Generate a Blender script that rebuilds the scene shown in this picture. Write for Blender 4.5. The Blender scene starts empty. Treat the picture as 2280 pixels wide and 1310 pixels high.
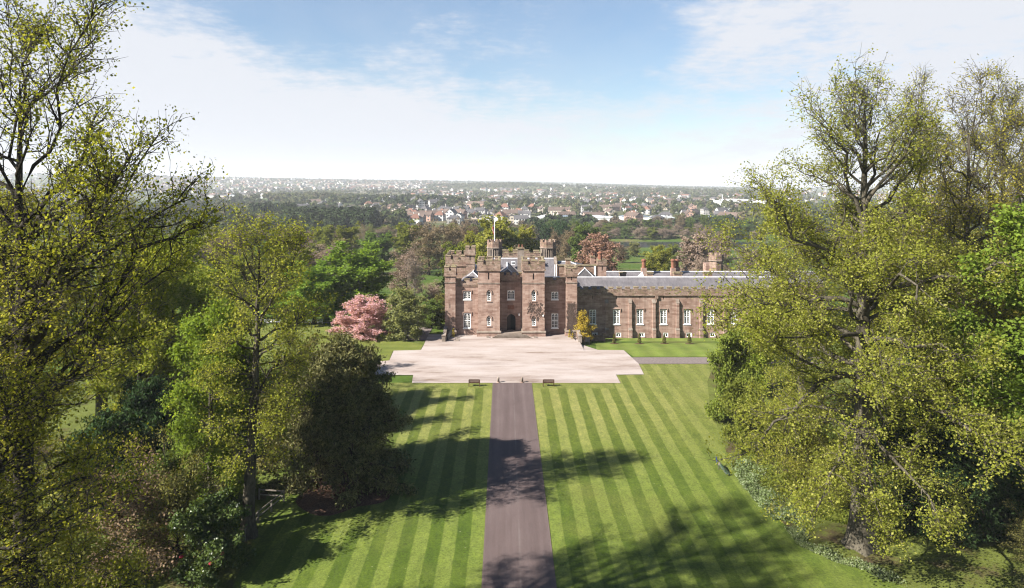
import bpy, math, random
import numpy as np
from mathutils import Vector

random.seed(7)
SC = bpy.context.scene
COL = SC.collection
PI = math.pi
# ------------------------------------------------------------------ camera frame numbers
CAMZ = 26.0; F = 1560.0; CX = 1124.0; HY = 412.0
def PX(px, Y): return (px-CX)*Y/F
def PZ(py, Y): return CAMZ-(py-HY)*Y/F
def GP(px, py):                       # a point on the sloping lawn
    Y = 46691.0/(py-360.0)
    return ((px-CX)*Y/F, Y)

def sstep(a, b, x):
    t = np.clip((x-a)/(b-a), 0, 1); return t*t*(3-2*t)

SKY_U = [-1.2, -.62, -.46, -.33, -.2, -.08, .05, .18, .30, .6, 1.2]
SKY_Z = [92, 84, 70, 58, 46, 40, 30, 14, 0, -6, -8]
def g(x, y):
    """height of the ground"""
    x = np.asarray(x, float); y = np.asarray(y, float)
    z = np.where(y < 118, 0.0333*(y-118), 0.0)
    back = np.interp(y, [118, 150, 200, 260, 330, 400, 412, 418, 456, 462, 485], [0, -.3, -2.5, -5, -8, -10.2, -10.8, -13, -13, -10.6, -9])
    dry = np.interp(y, [400, 412, 485], [-10.2, -10, -9])
    wet = sstep(30, 50, x)
    back = np.where((y > 400) & (y < 485), back*wet+dry*(1-wet), back)
    z = np.where(y >= 118, back, z)
    # lower lawn in front of the long wing
    dip = sstep(110, 121, y)*sstep(12.45, 12.75, x)*(1-sstep(128, 170, y))
    z = z-0.98*dip
    far = y > 700
    yy = np.maximum(y, 1.0)
    u = x/yy
    top = np.interp(u, SKY_U, SKY_Z)
    ramp = sstep(1500, 4200, y)
    z = np.where(far, z+ramp*(top+9)*(1+.03*np.sin(x/310.)*np.cos(y/420.)), z)
    z = z+np.where(far, sstep(5200, 8200, y)*(np.clip(-(u-.1)*60, -10, 40)+18+14*np.sin(u*9+1.0)), 0)
    for (kx, ky, r, h) in KNOLLS:
        d2 = ((x-kx)**2+(y-ky)**2)/(r*r)
        z = z+h*np.exp(-d2)
    return z
KNOLLS = [(-390, 1250, 190, 11), (-135, 1050, 170, 9), (-330, 1800, 300, 9), (60, 2600, 350, 14), (500, 2300, 420, 8)]
def gz(x, y): return float(g(x, y))

# ------------------------------------------------------------------ materials
def new_mat(name):
    m = bpy.data.materials.new(name); m.use_nodes = True
    nt = m.node_tree; nt.nodes.clear()
    out = nt.nodes.new('ShaderNodeOutputMaterial')
    return m, nt, out
def N(nt, typ, **kw):
    n = nt.nodes.new(typ)
    for k, v in kw.items(): setattr(n, k, v)
    return n
def L(nt, a, b): nt.links.new(a, b)
def pos(nt, scale=(1, 1, 1)):
    ge = N(nt, 'ShaderNodeNewGeometry'); mp = N(nt, 'ShaderNodeMapping'); mp.inputs['Scale'].default_value = scale
    L(nt, ge.outputs['Position'], mp.inputs['Vector']); return mp.outputs['Vector']
def noise(nt, vec, scale, detail=4, rough=.55):
    n = N(nt, 'ShaderNodeTexNoise'); n.inputs['Scale'].default_value = scale; n.inputs['Detail'].default_value = detail
    n.inputs['Roughness'].default_value = rough
    L(nt, vec, n.inputs['Vector']); return n.outputs['Fac']
def ramp(nt, fac, stops):
    r = N(nt, 'ShaderNodeValToRGB'); e = r.color_ramp.elements
    while len(e) < len(stops): e.new(.5)
    for i, (p, c) in enumerate(stops):
        e[i].position = p; e[i].color = (*c, 1) if len(c) == 3 else c
    if fac is not None: L(nt, fac, r.inputs['Fac'])
    return r.outputs['Color']
def mix(nt, fac, a, b, mode='MIX'):
    n = N(nt, 'ShaderNodeMix', data_type='RGBA', blend_type=mode)
    for sock, v in ((n.inputs[0], fac), (n.inputs[6], a), (n.inputs[7], b)):
        if hasattr(v, 'is_linked') or hasattr(v, 'links'): L(nt, v, sock)
        elif isinstance(v, (int, float)): sock.default_value = v
        else: sock.default_value = (*v, 1)
    return n.outputs[2]
def math_n(nt, op, a, b=None, c=None):
    n = N(nt, 'ShaderNodeMath', operation=op)
    for i, v in enumerate((a, b, c)):
        if v is None: continue
        if isinstance(v, (int, float)): n.inputs[i].default_value = v
        else: L(nt, v, n.inputs[i])
    return n.outputs[0]
ALB = .41      # all reflectances below are given relative to a pale stone of 0.6
def bsdf(nt, out, color, rough=.8, bump=None, bstr=.3, bdist=.02, spec=.3, metallic=0, alb=None):
    b = N(nt, 'ShaderNodeBsdfPrincipled'); k = ALB if alb is None else alb
    if hasattr(color, 'links'): L(nt, mix(nt, 1.0, color, (k, k, k), 'MULTIPLY'), b.inputs['Base Color'])
    else: b.inputs['Base Color'].default_value = (*[v*k for v in color], 1)
    b.inputs['Roughness'].default_value = rough; b.inputs['Specular IOR Level'].default_value = spec
    b.inputs['Metallic'].default_value = metallic
    if bump is not None:
        bp = N(nt, 'ShaderNodeBump'); bp.inputs['Strength'].default_value = bstr; bp.inputs['Distance'].default_value = bdist
        L(nt, bump, bp.inputs['Height']); L(nt, bp.outputs['Normal'], b.inputs['Normal'])
    L(nt, b.outputs[0], out.inputs['Surface']); return b
def simple_mat(name, c, rough=.7, var=.25, scale=3., spec=.3, metallic=0, alb=None):
    m, nt, out = new_mat(name)
    f = noise(nt, pos(nt), scale)
    c2 = tuple(v*(1-var) for v in c); c3 = tuple(min(1, v*(1+var)) for v in c)
    bsdf(nt, out, ramp(nt, f, [(.3, c2), (.7, c3)]), rough, f, .2, .02, spec, metallic, alb)
    return m
def leaf_mat(name, c1, c2, trans=.38, var=.30, c3=None, gloss=.0):
    m, nt, out = new_mat(name)
    ge = N(nt, 'ShaderNodeNewGeometry')
    st = [(0, c1), (1, c2)] if c3 is None else [(0, c1), (.72, c2), (.86, c3), (1, c3)]
    col = ramp(nt, ge.outputs['Random Per Island'], st)
    # growth patches a metre or two wide, and a tone for each plant
    f = noise(nt, pos(nt), .45, 2)
    oi = N(nt, 'ShaderNodeObjectInfo')
    v = math_n(nt, 'ADD', math_n(nt, 'MULTIPLY', f, var*2), math_n(nt, 'MULTIPLY', oi.outputs['Random'], var*.6))
    v = math_n(nt, 'MULTIPLY', math_n(nt, 'ADD', v, 1-var*1.3), ALB*1.5)
    hsv = N(nt, 'ShaderNodeHueSaturation'); L(nt, col, hsv.inputs['Color']); L(nt, v, hsv.inputs['Value'])
    L(nt, math_n(nt, 'ADD', math_n(nt, 'MULTIPLY', oi.outputs['Random'], .024), .488), hsv.inputs['Hue'])
    d = N(nt, 'ShaderNodeBsdfDiffuse'); t = N(nt, 'ShaderNodeBsdfTranslucent')
    L(nt, hsv.outputs[0], d.inputs['Color'])
    tc = mix(nt, 1.0, hsv.outputs[0], (1.6, 1.5, .65), 'MULTIPLY')
    L(nt, tc, t.inputs['Color'])
    mx = N(nt, 'ShaderNodeMixShader'); mx.inputs[0].default_value = trans
    L(nt, d.outputs[0], mx.inputs[1]); L(nt, t.outputs[0], mx.inputs[2])
    sh = mx.outputs[0]
    if gloss:
        gl = N(nt, 'ShaderNodeBsdfGlossy'); gl.inputs['Roughness'].default_value = .38
        m2 = N(nt, 'ShaderNodeMixShader'); m2.inputs[0].default_value = gloss
        L(nt, sh, m2.inputs[1]); L(nt, gl.outputs[0], m2.inputs[2]); sh = m2.outputs[0]
    L(nt, sh, out.inputs['Surface'])
    return m
def wood_mass_mat(name, stops, scale=.06, trans=.15):
    m, nt, out = new_mat(name)
    f = noise(nt, pos(nt), scale, 3, .7)
    col = ramp(nt, f, stops)
    ge = N(nt, 'ShaderNodeNewGeometry')
    v = math_n(nt, 'MULTIPLY', math_n(nt, 'ADD', math_n(nt, 'MULTIPLY', ge.outputs['Random Per Island'], .5), .72), ALB*1.6)
    hsv = N(nt, 'ShaderNodeHueSaturation'); L(nt, col, hsv.inputs['Color']); L(nt, v, hsv.inputs['Value'])
    d = N(nt, 'ShaderNodeBsdfDiffuse'); L(nt, hsv.outputs[0], d.inputs['Color'])
    t = N(nt, 'ShaderNodeBsdfTranslucent'); L(nt, hsv.outputs[0], t.inputs['Color'])
    mx = N(nt, 'ShaderNodeMixShader'); mx.inputs[0].default_value = trans
    L(nt, d.outputs[0], mx.inputs[1]); L(nt, t.outputs[0], mx.inputs[2])
    L(nt, mx.outputs[0], out.inputs['Surface']); return m

def stone_mat(name, c_lo, c_mid, c_hi, lichen=.0, course=.30, length=.75):
    m, nt, out = new_mat(name)
    ge = N(nt, 'ShaderNodeNewGeometry'); sp = N(nt, 'ShaderNodeSeparateXYZ'); L(nt, ge.outputs['Position'], sp.inputs[0])
    cb = N(nt, 'ShaderNodeCombineXYZ')
    L(nt, math_n(nt, 'ADD', sp.outputs[0], sp.outputs[1]), cb.inputs[0]); L(nt, sp.outputs[2], cb.inputs[1])
    br = N(nt, 'ShaderNodeTexBrick'); L(nt, cb.outputs[0], br.inputs['Vector'])
    br.inputs['Scale'].default_value = 1; br.inputs['Brick Width'].default_value = length; br.inputs['Row Height'].default_value = course
    br.inputs['Mortar Size'].default_value = .008; br.inputs['Bias'].default_value = -.1
    br.inputs['Color1'].default_value = (0, 0, 0, 1); br.inputs['Color2'].default_value = (1, 1, 1, 1); br.inputs['Mortar'].default_value = (.55, .55, .55, 1)
    big = noise(nt, pos(nt, (.5, .5, 1.0)), .6, 5, .65)
    streak = noise(nt, pos(nt, (.35, .35, 3.2)), 1.0, 4, .6)
    drip = noise(nt, pos(nt, (1.6, 1.6, .12)), 1.0, 4, .6)
    f = math_n(nt, 'ADD', math_n(nt, 'MULTIPLY', br.outputs['Color'], .20), math_n(nt, 'MULTIPLY', big, .50))
    f = math_n(nt, 'ADD', f, math_n(nt, 'MULTIPLY', streak, .40))
    col = ramp(nt, f, [(.37, c_lo), (.54, c_mid), (.72, c_hi)])
    dr = ramp(nt, drip, [(.42, (1, 1, 1)), (.62, (.72, .70, .70))])
    col = mix(nt, .75, col, dr, 'MULTIPLY')
    if lichen:
        lf = noise(nt, pos(nt), 1.7, 5, .7)
        mask = ramp(nt, lf, [(.50, (0, 0, 0)), (.62, (1, 1, 1))])
        col = mix(nt, math_n(nt, 'MULTIPLY', mask, lichen), col, (.30, .25, .13))
        lf2 = noise(nt, pos(nt, (1, 1, 2)), 2.3, 5, .7)
        col = mix(nt, math_n(nt, 'MULTIPLY', ramp(nt, lf2, [(.52, (0, 0, 0)), (.6, (1, 1, 1))]), lichen*.8), col, (.055, .045, .04))
    bsdf(nt, out, col, .92, f, .35, .03, .15)
    return m

M = {}
M['stone'] = stone_mat('red_sandstone', (.39, .235, .18), (.61, .41, .325), (.78, .575, .475))
M['stone_old'] = stone_mat('weathered_sandstone', (.33, .205, .155), (.54, .37, .285), (.70, .53, .43), lichen=.6)
M['rubble'] = stone_mat('rubble_stone', (.23, .14, .10), (.50, .33, .24), (.70, .52, .41), course=.22, length=.38)
M['pale_stone'] = stone_mat('pale_stone', (.34, .27, .21), (.47, .38, .31), (.58, .49, .42))
M['terracotta'] = simple_mat('terracotta', (.36, .15, .09), .85, .25, 4)
M['slate'] = None
def slate():
    m, nt, out = new_mat('slate')
    v = pos(nt)
    a = noise(nt, pos(nt, (2.6, .5, .5)), 1.3, 5, .7); b = noise(nt, v, .45, 4, .6)
    w = N(nt, 'ShaderNodeTexWave', bands_direction='Z'); w.inputs['Scale'].default_value = 2.2; w.inputs['Distortion'].default_value = .6
    L(nt, v, w.inputs['Vector'])
    f = math_n(nt, 'ADD', math_n(nt, 'MULTIPLY', a, .6), math_n(nt, 'MULTIPLY', b, .4))
    col = ramp(nt, f, [(.32, (.17, .152, .16)), (.5, (.28, .255, .265)), (.66, (.40, .37, .375))])
    col = mix(nt, .25, col, w.outputs['Color'], 'MULTIPLY')
    bsdf(nt, out, col, .62, f, .3, .02, .35); return m
M['slate'] = slate()
M['lead'] = simple_mat('lead_flashing', (.60, .60, .62), .5, .12, 2., alb=.95)
M['white'] = simple_mat('white_paint', (.78, .77, .74), .5, .06, 4., alb=.95)
M['iron'] = simple_mat('dark_iron', (.035, .037, .045), .5, .3, 6.)
M['door'] = simple_mat('dark_oak', (.05, .025, .02), .6, .3, 6.)
M['void'] = simple_mat('dark_interior', (.006, .006, .007), .9, .1)
def glass():
    m, nt, out = new_mat('window_glass')
    f = noise(nt, pos(nt), 1.6, 2)
    bsdf(nt, out, ramp(nt, f, [(.35, (.008, .009, .012)), (.7, (.022, .025, .03))]), .2, f, .08, .02, .3); return m
M['glass'] = glass()
M['ivy_stem'] = simple_mat('bare_creeper', (.16, .11, .085), .9, .3, 5.)
M['bench_wood'] = simple_mat('bench_wood', (.16, .075, .045), .7, .3, 8.)
M['fence_wood'] = simple_mat('grey_timber', (.36, .31, .25), .85, .3, 6.)
M['mulch'] = None
def mulch():
    m, nt, out = new_mat('bark_mulch')
    f = noise(nt, pos(nt), 7., 5, .7)
    bsdf(nt, out, ramp(nt, f, [(.3, (.07, .035, .022)), (.5, (.19, .105, .07)), (.7, (.34, .21, .15))]), .95, f, .6, .06, .1); return m
M['mulch'] = mulch()
def bark(name, lo, hi):
    m, nt, out = new_mat(name)
    a = noise(nt, pos(nt, (3, 3, .7)), 2.4, 5, .7); b = noise(nt, pos(nt), .9, 3)
    f = math_n(nt, 'ADD', math_n(nt, 'MULTIPLY', a, .6), math_n(nt, 'MULTIPLY', b, .4))
    bsdf(nt, out, ramp(nt, f, [(.36, lo), (.62, hi)]), .95, a, .8, .06, .1); return m
M['bark'] = bark('lime_bark', (.055, .047, .032), (.235, .205, .15))
M['bark_dark'] = bark('dark_bark', (.03, .025, .02), (.13, .11, .085))
M['bark_red'] = bark('yew_bark', (.05, .03, .02), (.16, .10, .07))
M['bark_pale'] = bark('birch_bark', (.20, .18, .15), (.48, .45, .40))

def lawn_mat():
    m, nt, out = new_mat('striped_lawn')
    ge = N(nt, 'ShaderNodeNewGeometry'); sp = N(nt, 'ShaderNodeSeparateXYZ'); L(nt, ge.outputs['Position'], sp.inputs[0])
    wob = noise(nt, pos(nt, (.3, .12, 1)), 1.0, 3)
    x = math_n(nt, 'ADD', sp.outputs[0], math_n(nt, 'MULTIPLY', math_n(nt, 'SUBTRACT', wob, .5), .38))
    xl = math_n(nt, 'SUBTRACT', -1.64, x); xr = math_n(nt, 'SUBTRACT', x, 3.64)
    d = math_n(nt, 'MAXIMUM', xl, xr)
    ph = math_n(nt, 'SINE', math_n(nt, 'MULTIPLY', d, 2*PI/2.22))
    st = math_n(nt, 'ADD', math_n(nt, 'MULTIPLY', ph, 3.0), .5); 
    cl = N(nt, 'ShaderNodeClamp'); L(nt, st, cl.inputs[0])
    # headland along the court and a softer edge far from the drive
    edge = N(nt, 'ShaderNodeMapRange'); edge.inputs['From Min'].default_value = 92.0; edge.inputs['From Max'].default_value = 92.6
    edge.inputs['To Min'].default_value = 1; edge.inputs['To Max'].default_value = 0; L(nt, sp.outputs[1], edge.inputs[0])
    edge2 = N(nt, 'ShaderNodeMapRange'); edge2.inputs['From Min'].default_value = 10; edge2.inputs['From Max'].default_value = 21
    edge2.inputs['To Min'].default_value = 1; edge2.inputs['To Max'].default_value = 0.25; L(nt, d, edge2.inputs[0])
    right = math_n(nt, 'GREATER_THAN', sp.outputs[0], 14.5)
    e1 = math_n(nt, 'MAXIMUM', edge.outputs[0], right)
    amp = math_n(nt, 'MULTIPLY', math_n(nt, 'MULTIPLY', e1, edge2.outputs[0]), math_n(nt, 'ADD', math_n(nt, 'MULTIPLY', noise(nt, pos(nt), .12, 3), .7), .55))
    amp = N_clamp(nt, amp)
    fac = math_n(nt, 'ADD', math_n(nt, 'MULTIPLY', math_n(nt, 'SUBTRACT', cl.outputs[0], .5), amp), .5)
    fine = noise(nt, pos(nt), 5.5, 6, .8); mid = noise(nt, pos(nt, (1, .5, 1)), .55, 4, .6); patch = noise(nt, pos(nt), .09, 4, .6)
    cd = ramp(nt, mid, [(.3, (.125, .17, .016)), (.7, (.185, .225, .028))])
    cl_ = ramp(nt, mid, [(.3, (.30, .325, .075)), (.7, (.39, .385, .115))])
    col = mix(nt, fac, cd, cl_)
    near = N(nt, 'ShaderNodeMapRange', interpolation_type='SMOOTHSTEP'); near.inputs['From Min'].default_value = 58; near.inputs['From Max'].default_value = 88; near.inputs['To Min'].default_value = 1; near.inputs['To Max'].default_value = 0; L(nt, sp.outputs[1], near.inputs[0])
    col = mix(nt, math_n(nt, 'MULTIPLY', near.outputs[0], .85), col, mix(nt, 1.0, col, (.58, .77, .40), 'MULTIPLY'))  # view-angle sheen of grass put into the colour: darker, greener when near
    col = mix(nt, .8, col, ramp(nt, noise(nt, pos(nt, (1, .6, 1)), 1.6, 5, .75), [(.34, (.72, .74, .68)), (.5, (1, 1, 1)), (.68, (1.3, 1.24, 1.2))]), 'MULTIPLY')
    col = mix(nt, ramp(nt, patch, [(.5, (0, 0, 0)), (.72, (.45, .45, .45))]), col, (.26, .26, .06))
    col = mix(nt, .8, col, ramp(nt, fine, [(.32, (.42, .45, .36)), (.5, (1, 1, 1)), (.7, (1.55, 1.5, 1.45))]), 'MULTIPLY')
    fleck = noise(nt, pos(nt), 3.1, 2, .5)
    col = mix(nt, ramp(nt, fleck, [(.735, (0, 0, 0)), (.76, (.6, .6, .6))]), col, (.48, .48, .30))
    bsdf(nt, out, col, .85, fine, .5, .05, .2); return m
def N_clamp(nt, v):
    c = N(nt, 'ShaderNodeClamp'); L(nt, v, c.inputs[0]); return c.outputs[0]
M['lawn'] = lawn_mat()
def grass_mat(name, a, b, c, stripe=None):
    m, nt, out = new_mat(name)
    fine = noise(nt, pos(nt), 5., 6, .8); mid = noise(nt, pos(nt), .35, 5, .65)
    col = ramp(nt, mid, [(.3, a), (.5, b), (.7, c)])
    if stripe:
        ge = N(nt, 'ShaderNodeNewGeometry'); sp = N(nt, 'ShaderNodeSeparateXYZ'); L(nt, ge.outputs['Position'], sp.inputs[0])
        s = math_n(nt, 'SINE', math_n(nt, 'MULTIPLY', sp.outputs[stripe[0]], 2*PI/stripe[1]))
        s = math_n(nt, 'ADD', math_n(nt, 'MULTIPLY', s, stripe[2]), 1.0)
        hsv = N(nt, 'ShaderNodeHueSaturation'); L(nt, col, hsv.inputs['Color']); L(nt, s, hsv.inputs['Value']); col = hsv.outputs[0]
    col = mix(nt, .7, col, ramp(nt, fine, [(.32, (.65, .66, .6)), (.5, (1, 1, 1)), (.7, (1.25, 1.2, 1.2))]), 'MULTIPLY')
    bsdf(nt, out, col, .9, fine, .5, .06, .15); return m
M['lawn_far'] = grass_mat('side_lawn', (.17, .215, .035), (.23, .265, .05), (.28, .30, .07), stripe=(1, 2.4, .09))
M['lawn_wing'] = grass_mat('wing_lawn', (.18, .255, .04), (.24, .31, .055), (.30, .355, .08), stripe=(0, 3.3, .13))
M['rough_grass'] = grass_mat('rough_grass', (.06, .085, .015), (.11, .14, .025), (.17, .19, .045))
def gravel():
    m, nt, out = new_mat('pink_gravel')
    fine = noise(nt, pos(nt), 9., 4, .7); big = noise(nt, pos(nt, (.22, .8, 1)), .42, 6, .68); b2 = noise(nt, pos(nt, (.1, .6, 1)), .3, 4, .6)
    col = ramp(nt, big, [(.30, (.34, .245, .195)), (.43, (.62, .51, .45)), (.60, (.74, .64, .59))])
    col = mix(nt, ramp(nt, b2, [(.56, (0, 0, 0)), (.70, (.75, .75, .75))]), col, (.34, .245, .20))
    col = mix(nt, .6, col, ramp(nt, fine, [(.3, (.75, .74, .73)), (.5, (1, 1, 1)), (.7, (1.15, 1.15, 1.15))]), 'MULTIPLY')
    bsdf(nt, out, col, .95, fine, .4, .03, .1); return m
M['gravel'] = gravel()
def asphalt():
    m, nt, out = new_mat('drive_asphalt')
    ge = N(nt, 'ShaderNodeNewGeometry'); sp = N(nt, 'ShaderNodeSeparateXYZ'); L(nt, ge.outputs['Position'], sp.inputs[0])
    lanes = noise(nt, pos(nt, (1.5, .02, 1)), 1.0, 4, .6); blot = noise(nt, pos(nt, (1.0, .25, 1)), .9, 5, .7); fine = noise(nt, pos(nt), 12., 3, .7)
    f = math_n(nt, 'ADD', math_n(nt, 'MULTIPLY', lanes, .62), math_n(nt, 'MULTIPLY', blot, .38))
    col = ramp(nt, f, [(.30, (.150, .105, .098)), (.5, (.198, .142, .133)), (.70, (.255, .190, .178))])
    # pale worn centre seam and grit along the edges
    seam = math_n(nt, 'SUBTRACT', 1.0, N_clamp(nt, math_n(nt, 'MULTIPLY', math_n(nt, 'ABSOLUTE', math_n(nt, 'SUBTRACT', sp.outputs[0], 1.15)), 9.0)))
    seam = math_n(nt, 'MULTIPLY', seam, ramp(nt, blot, [(.42, (0, 0, 0)), (.6, (.5, .5, .5))]))
    col = mix(nt, seam, col, (.30, .25, .23))
    ed = math_n(nt, 'ABSOLUTE', math_n(nt, 'SUBTRACT', sp.outputs[0], 1.0))
    em = N(nt, 'ShaderNodeMapRange'); em.inputs['From Min'].default_value = 2.45; em.inputs['From Max'].default_value = 2.64; L(nt, ed, em.inputs[0])
    col = mix(nt, math_n(nt, 'MULTIPLY', em.outputs[0], .6), col, (.25, .19, .15))
    col = mix(nt, .6, col, ramp(nt, fine, [(.3, (.7, .7, .7)), (.5, (1, 1, 1)), (.7, (1.3, 1.3, 1.3))]), 'MULTIPLY')
    bsdf(nt, out, col, .85, fine, .3, .02, .25); return m
M['asphalt'] = asphalt()
M['path'] = simple_mat('path_gravel', (.30, .24, .22), .95, .18, 3.)
M['pale_path'] = simple_mat('pale_path', (.50, .46, .42), .95, .1, 3.)
def floor_mat():
    m, nt, out = new_mat('woodland_floor')
    a = noise(nt, pos(nt), .30, 5, .65); fine = noise(nt, pos(nt), 6., 5, .75)
    col = ramp(nt, a, [(.30, (.12, .08, .05)), (.40, (.15, .13, .05)), (.48, (.17, .20, .04)), (.70, (.23, .27, .06))])
    col = mix(nt, .8, col, ramp(nt, fine, [(.3, (.5, .5, .5)), (.5, (1, 1, 1)), (.7, (1.4, 1.4, 1.3))]), 'MULTIPLY')
    bsdf(nt, out, col, .95, fine, .6, .08, .1); return m
M['floor'] = floor_mat()
def terrain_mat():
    m, nt, out = new_mat('parkland')
    ge = N(nt, 'ShaderNodeNewGeometry'); sp = N(nt, 'ShaderNodeSeparateXYZ'); L(nt, ge.outputs['Position'], sp.inputs[0])
    a = noise(nt, pos(nt), .035, 5, .6); fine = noise(nt, pos(nt), 2.2, 4, .7)
    near = ramp(nt, a, [(.36, (.085, .15, .02)), (.5, (.13, .20, .03)), (.60, (.19, .20, .055)), (.7, (.25, .205, .11))])
    vo = N(nt, 'ShaderNodeTexVoronoi'); vo.inputs['Scale'].default_value = .0042; L(nt, pos(nt, (1, .6, 0)), vo.inputs['Vector'])
    s2 = N(nt, 'ShaderNodeSeparateColor'); L(nt, vo.outputs['Color'], s2.inputs[0])
    far = ramp(nt, s2.outputs[0], [(0, (.06, .10, .025)), (.3, (.13, .16, .05)), (.5, (.20, .17, .10)), (.68, (.10, .17, .04)), (.85, (.30, .25, .16)), (1, (.08, .10, .04))])
    mk = N(nt, 'ShaderNodeMapRange'); mk.inputs['From Min'].default_value = 480; mk.inputs['From Max'].default_value = 700; L(nt, sp.outputs[1], mk.inputs[0])
    col = mix(nt, mk.outputs[0], near, far)
    col = mix(nt, .6, col, ramp(nt, fine, [(.3, (.7, .7, .65)), (.5, (1, 1, 1)), (.7, (1.2, 1.2, 1.15))]), 'MULTIPLY')
    bsdf(nt, out, col, .95, None, spec=.1); return m
M['terrain'] = terrain_mat()
def water():
    m, nt, out = new_mat('river_water')
    f = noise(nt, pos(nt, (.15, 1.2, 1)), .6, 4, .6)
    bsdf(nt, out, (.05, .06, .075), .12, f, .12, .3, .5); return m
M['water'] = water()

# ------------------------------------------------------------------ mesh helpers
class MB:
    def __init__(s): s.v = []; s.f = []; s.m = []
    def add(s, vs, fs, mi=0):
        o = len(s.v); s.v += [tuple(p) for p in vs]
        for f in fs: s.f.append(tuple(i+o for i in f)); s.m.append(mi)
    def box(s, x0, x1, y0, y1, z0, z1, mi=0):
        s.add([(x0, y0, z0), (x1, y0, z0), (x1, y1, z0), (x0, y1, z0), (x0, y0, z1), (x1, y0, z1), (x1, y1, z1), (x0, y1, z1)],
              [(0, 3, 2, 1), (4, 5, 6, 7), (0, 1, 5, 4), (1, 2, 6, 5), (2, 3, 7, 6), (3, 0, 4, 7)], mi)
    def prism_y(s, poly, y0, y1, mi=0):          # poly in (x, z), extruded along y
        n = len(poly)
        s.add([(x, y0, z) for x, z in poly]+[(x, y1, z) for x, z in poly],
              [tuple(range(n)), tuple(range(2*n-1, n-1, -1))]+[(i, i+n, (i+1) % n+n, (i+1) % n) for i in range(n)], mi)
    def prism_x(s, poly, x0, x1, mi=0):          # poly in (y, z), extruded along x
        n = len(poly)
        s.add([(x0, y, z) for y, z in poly]+[(x1, y, z) for y, z in poly],
              [tuple(range(n)), tuple(range(2*n-1, n-1, -1))]+[(i, i+n, (i+1) % n+n, (i+1) % n) for i in range(n)], mi)
    def ngon(s, cx, cy, rings, n=8, rot=0, mi=0, cap=True):      # rings: (z, r)
        vs = []
        for z, r in rings: vs += [(cx+r*math.cos(rot+2*PI*i/n), cy+r*math.sin(rot+2*PI*i/n), z) for i in range(n)]
        fs = []
        for k in range(len(rings)-1):
            for i in range(n):
                j = (i+1) % n; fs.append((k*n+i, k*n+j, (k+1)*n+j, (k+1)*n+i))
        if cap: fs += [tuple(range((len(rings)-1)*n, len(rings)*n)), tuple(range(n-1, -1, -1))]
        s.add(vs, fs, mi)
    def bar(s, p, q, r, n=6, mi=0, r2=None):
        p = Vector(p); q = Vector(q); t = (q-p).normalized(); a = t.orthogonal().normalized(); b = t.cross(a)
        r2 = r if r2 is None else r2
        vs = [p+(a*math.cos(2*PI*i/n)+b*math.sin(2*PI*i/n))*r for i in range(n)]+[q+(a*math.cos(2*PI*i/n)+b*math.sin(2*PI*i/n))*r2 for i in range(n)]
        s.add(vs, [(i, (i+1) % n, (i+1) % n+n, i+n) for i in range(n)]+[tuple(range(n-1, -1, -1)), tuple(range(n, 2*n))], mi)
    def plank(s, p, q, w, h, mi=0):              # horizontal-ish board from p to q, width w, height h
        p = Vector(p); q = Vector(q); t = (q-p).normalized(); sd = t.cross(Vector((0, 0, 1))).normalized()*w/2; up = sd.cross(t).normalized()*h/2
        vs = [p-sd-up, p+sd-up, p+sd+up, p-sd+up, q-sd-up, q+sd-up, q+sd+up, q-sd+up]
        s.add(vs, [(0, 1, 2, 3), (7, 6, 5, 4), (0, 4, 5, 1), (1, 5, 6, 2), (2, 6, 7, 3), (3, 7, 4, 0)], mi)
    def wall(s, x0, x1, y, z0, z1, holes, depth=.3, mi=0):      # front wall facing -y with openings and reveals
        xs = sorted({x0, x1, *[h[0] for h in holes], *[h[1] for h in holes]}); zs = sorted({z0, z1, *[h[2] for h in holes], *[h[3] for h in holes]})
        for a, b in zip(xs, xs[1:]):
            for c, d in zip(zs, zs[1:]):
                mx, mz = (a+b)/2, (c+d)/2
                if any(h[0] < mx < h[1] and h[2] < mz < h[3] for h in holes): continue
                s.add([(a, y, c), (b, y, c), (b, y, d), (a, y, d)], [(0, 1, 2, 3)], mi)
        for h in holes:
            a, b, c, d = h[:4]; e = y+depth
            s.add([(a, y, c), (a, e, c), (a, e, d), (a, y, d)], [(0, 1, 2, 3)], mi); s.add([(b, y, c), (b, y, d), (b, e, d), (b, e, c)], [(0, 1, 2, 3)], mi)
            s.add([(a, y, c), (b, y, c), (b, e, c), (a, e, c)], [(0, 1, 2, 3)], mi); s.add([(a, y, d), (a, e, d), (b, e, d), (b, y, d)], [(0, 1, 2, 3)], mi)
    def build(s, name, mats, parent=None, smooth=False):
        me = bpy.data.meshes.new(name); me.from_pydata(s.v, [], s.f)
        for m in (mats if isinstance(mats, (list, tuple)) else [mats]): me.materials.append(m)
        me.polygons.foreach_set('material_index', s.m)
        if smooth: me.polygons.foreach_set('use_smooth', [True]*len(s.f))
        me.update(); return link(name, me, parent)
def link(name, me, parent=None):
    o = bpy.data.objects.new(name, me); COL.objects.link(o)
    if parent is not None: o.parent = parent
    return o
def tag(o, label=None, cat=None, group=None, kind=None):
    if label: o['label'] = label
    if cat: o['category'] = cat
    if group: o['group'] = group
    if kind: o['kind'] = kind
    return o
def empty(name, loc, label=None, cat=None, group=None, rz=0):
    o = bpy.data.objects.new(name, None); COL.objects.link(o); o.location = loc; o.rotation_euler = (0, 0, rz); o.empty_display_size = .3
    return tag(o, label, cat, group)
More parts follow.
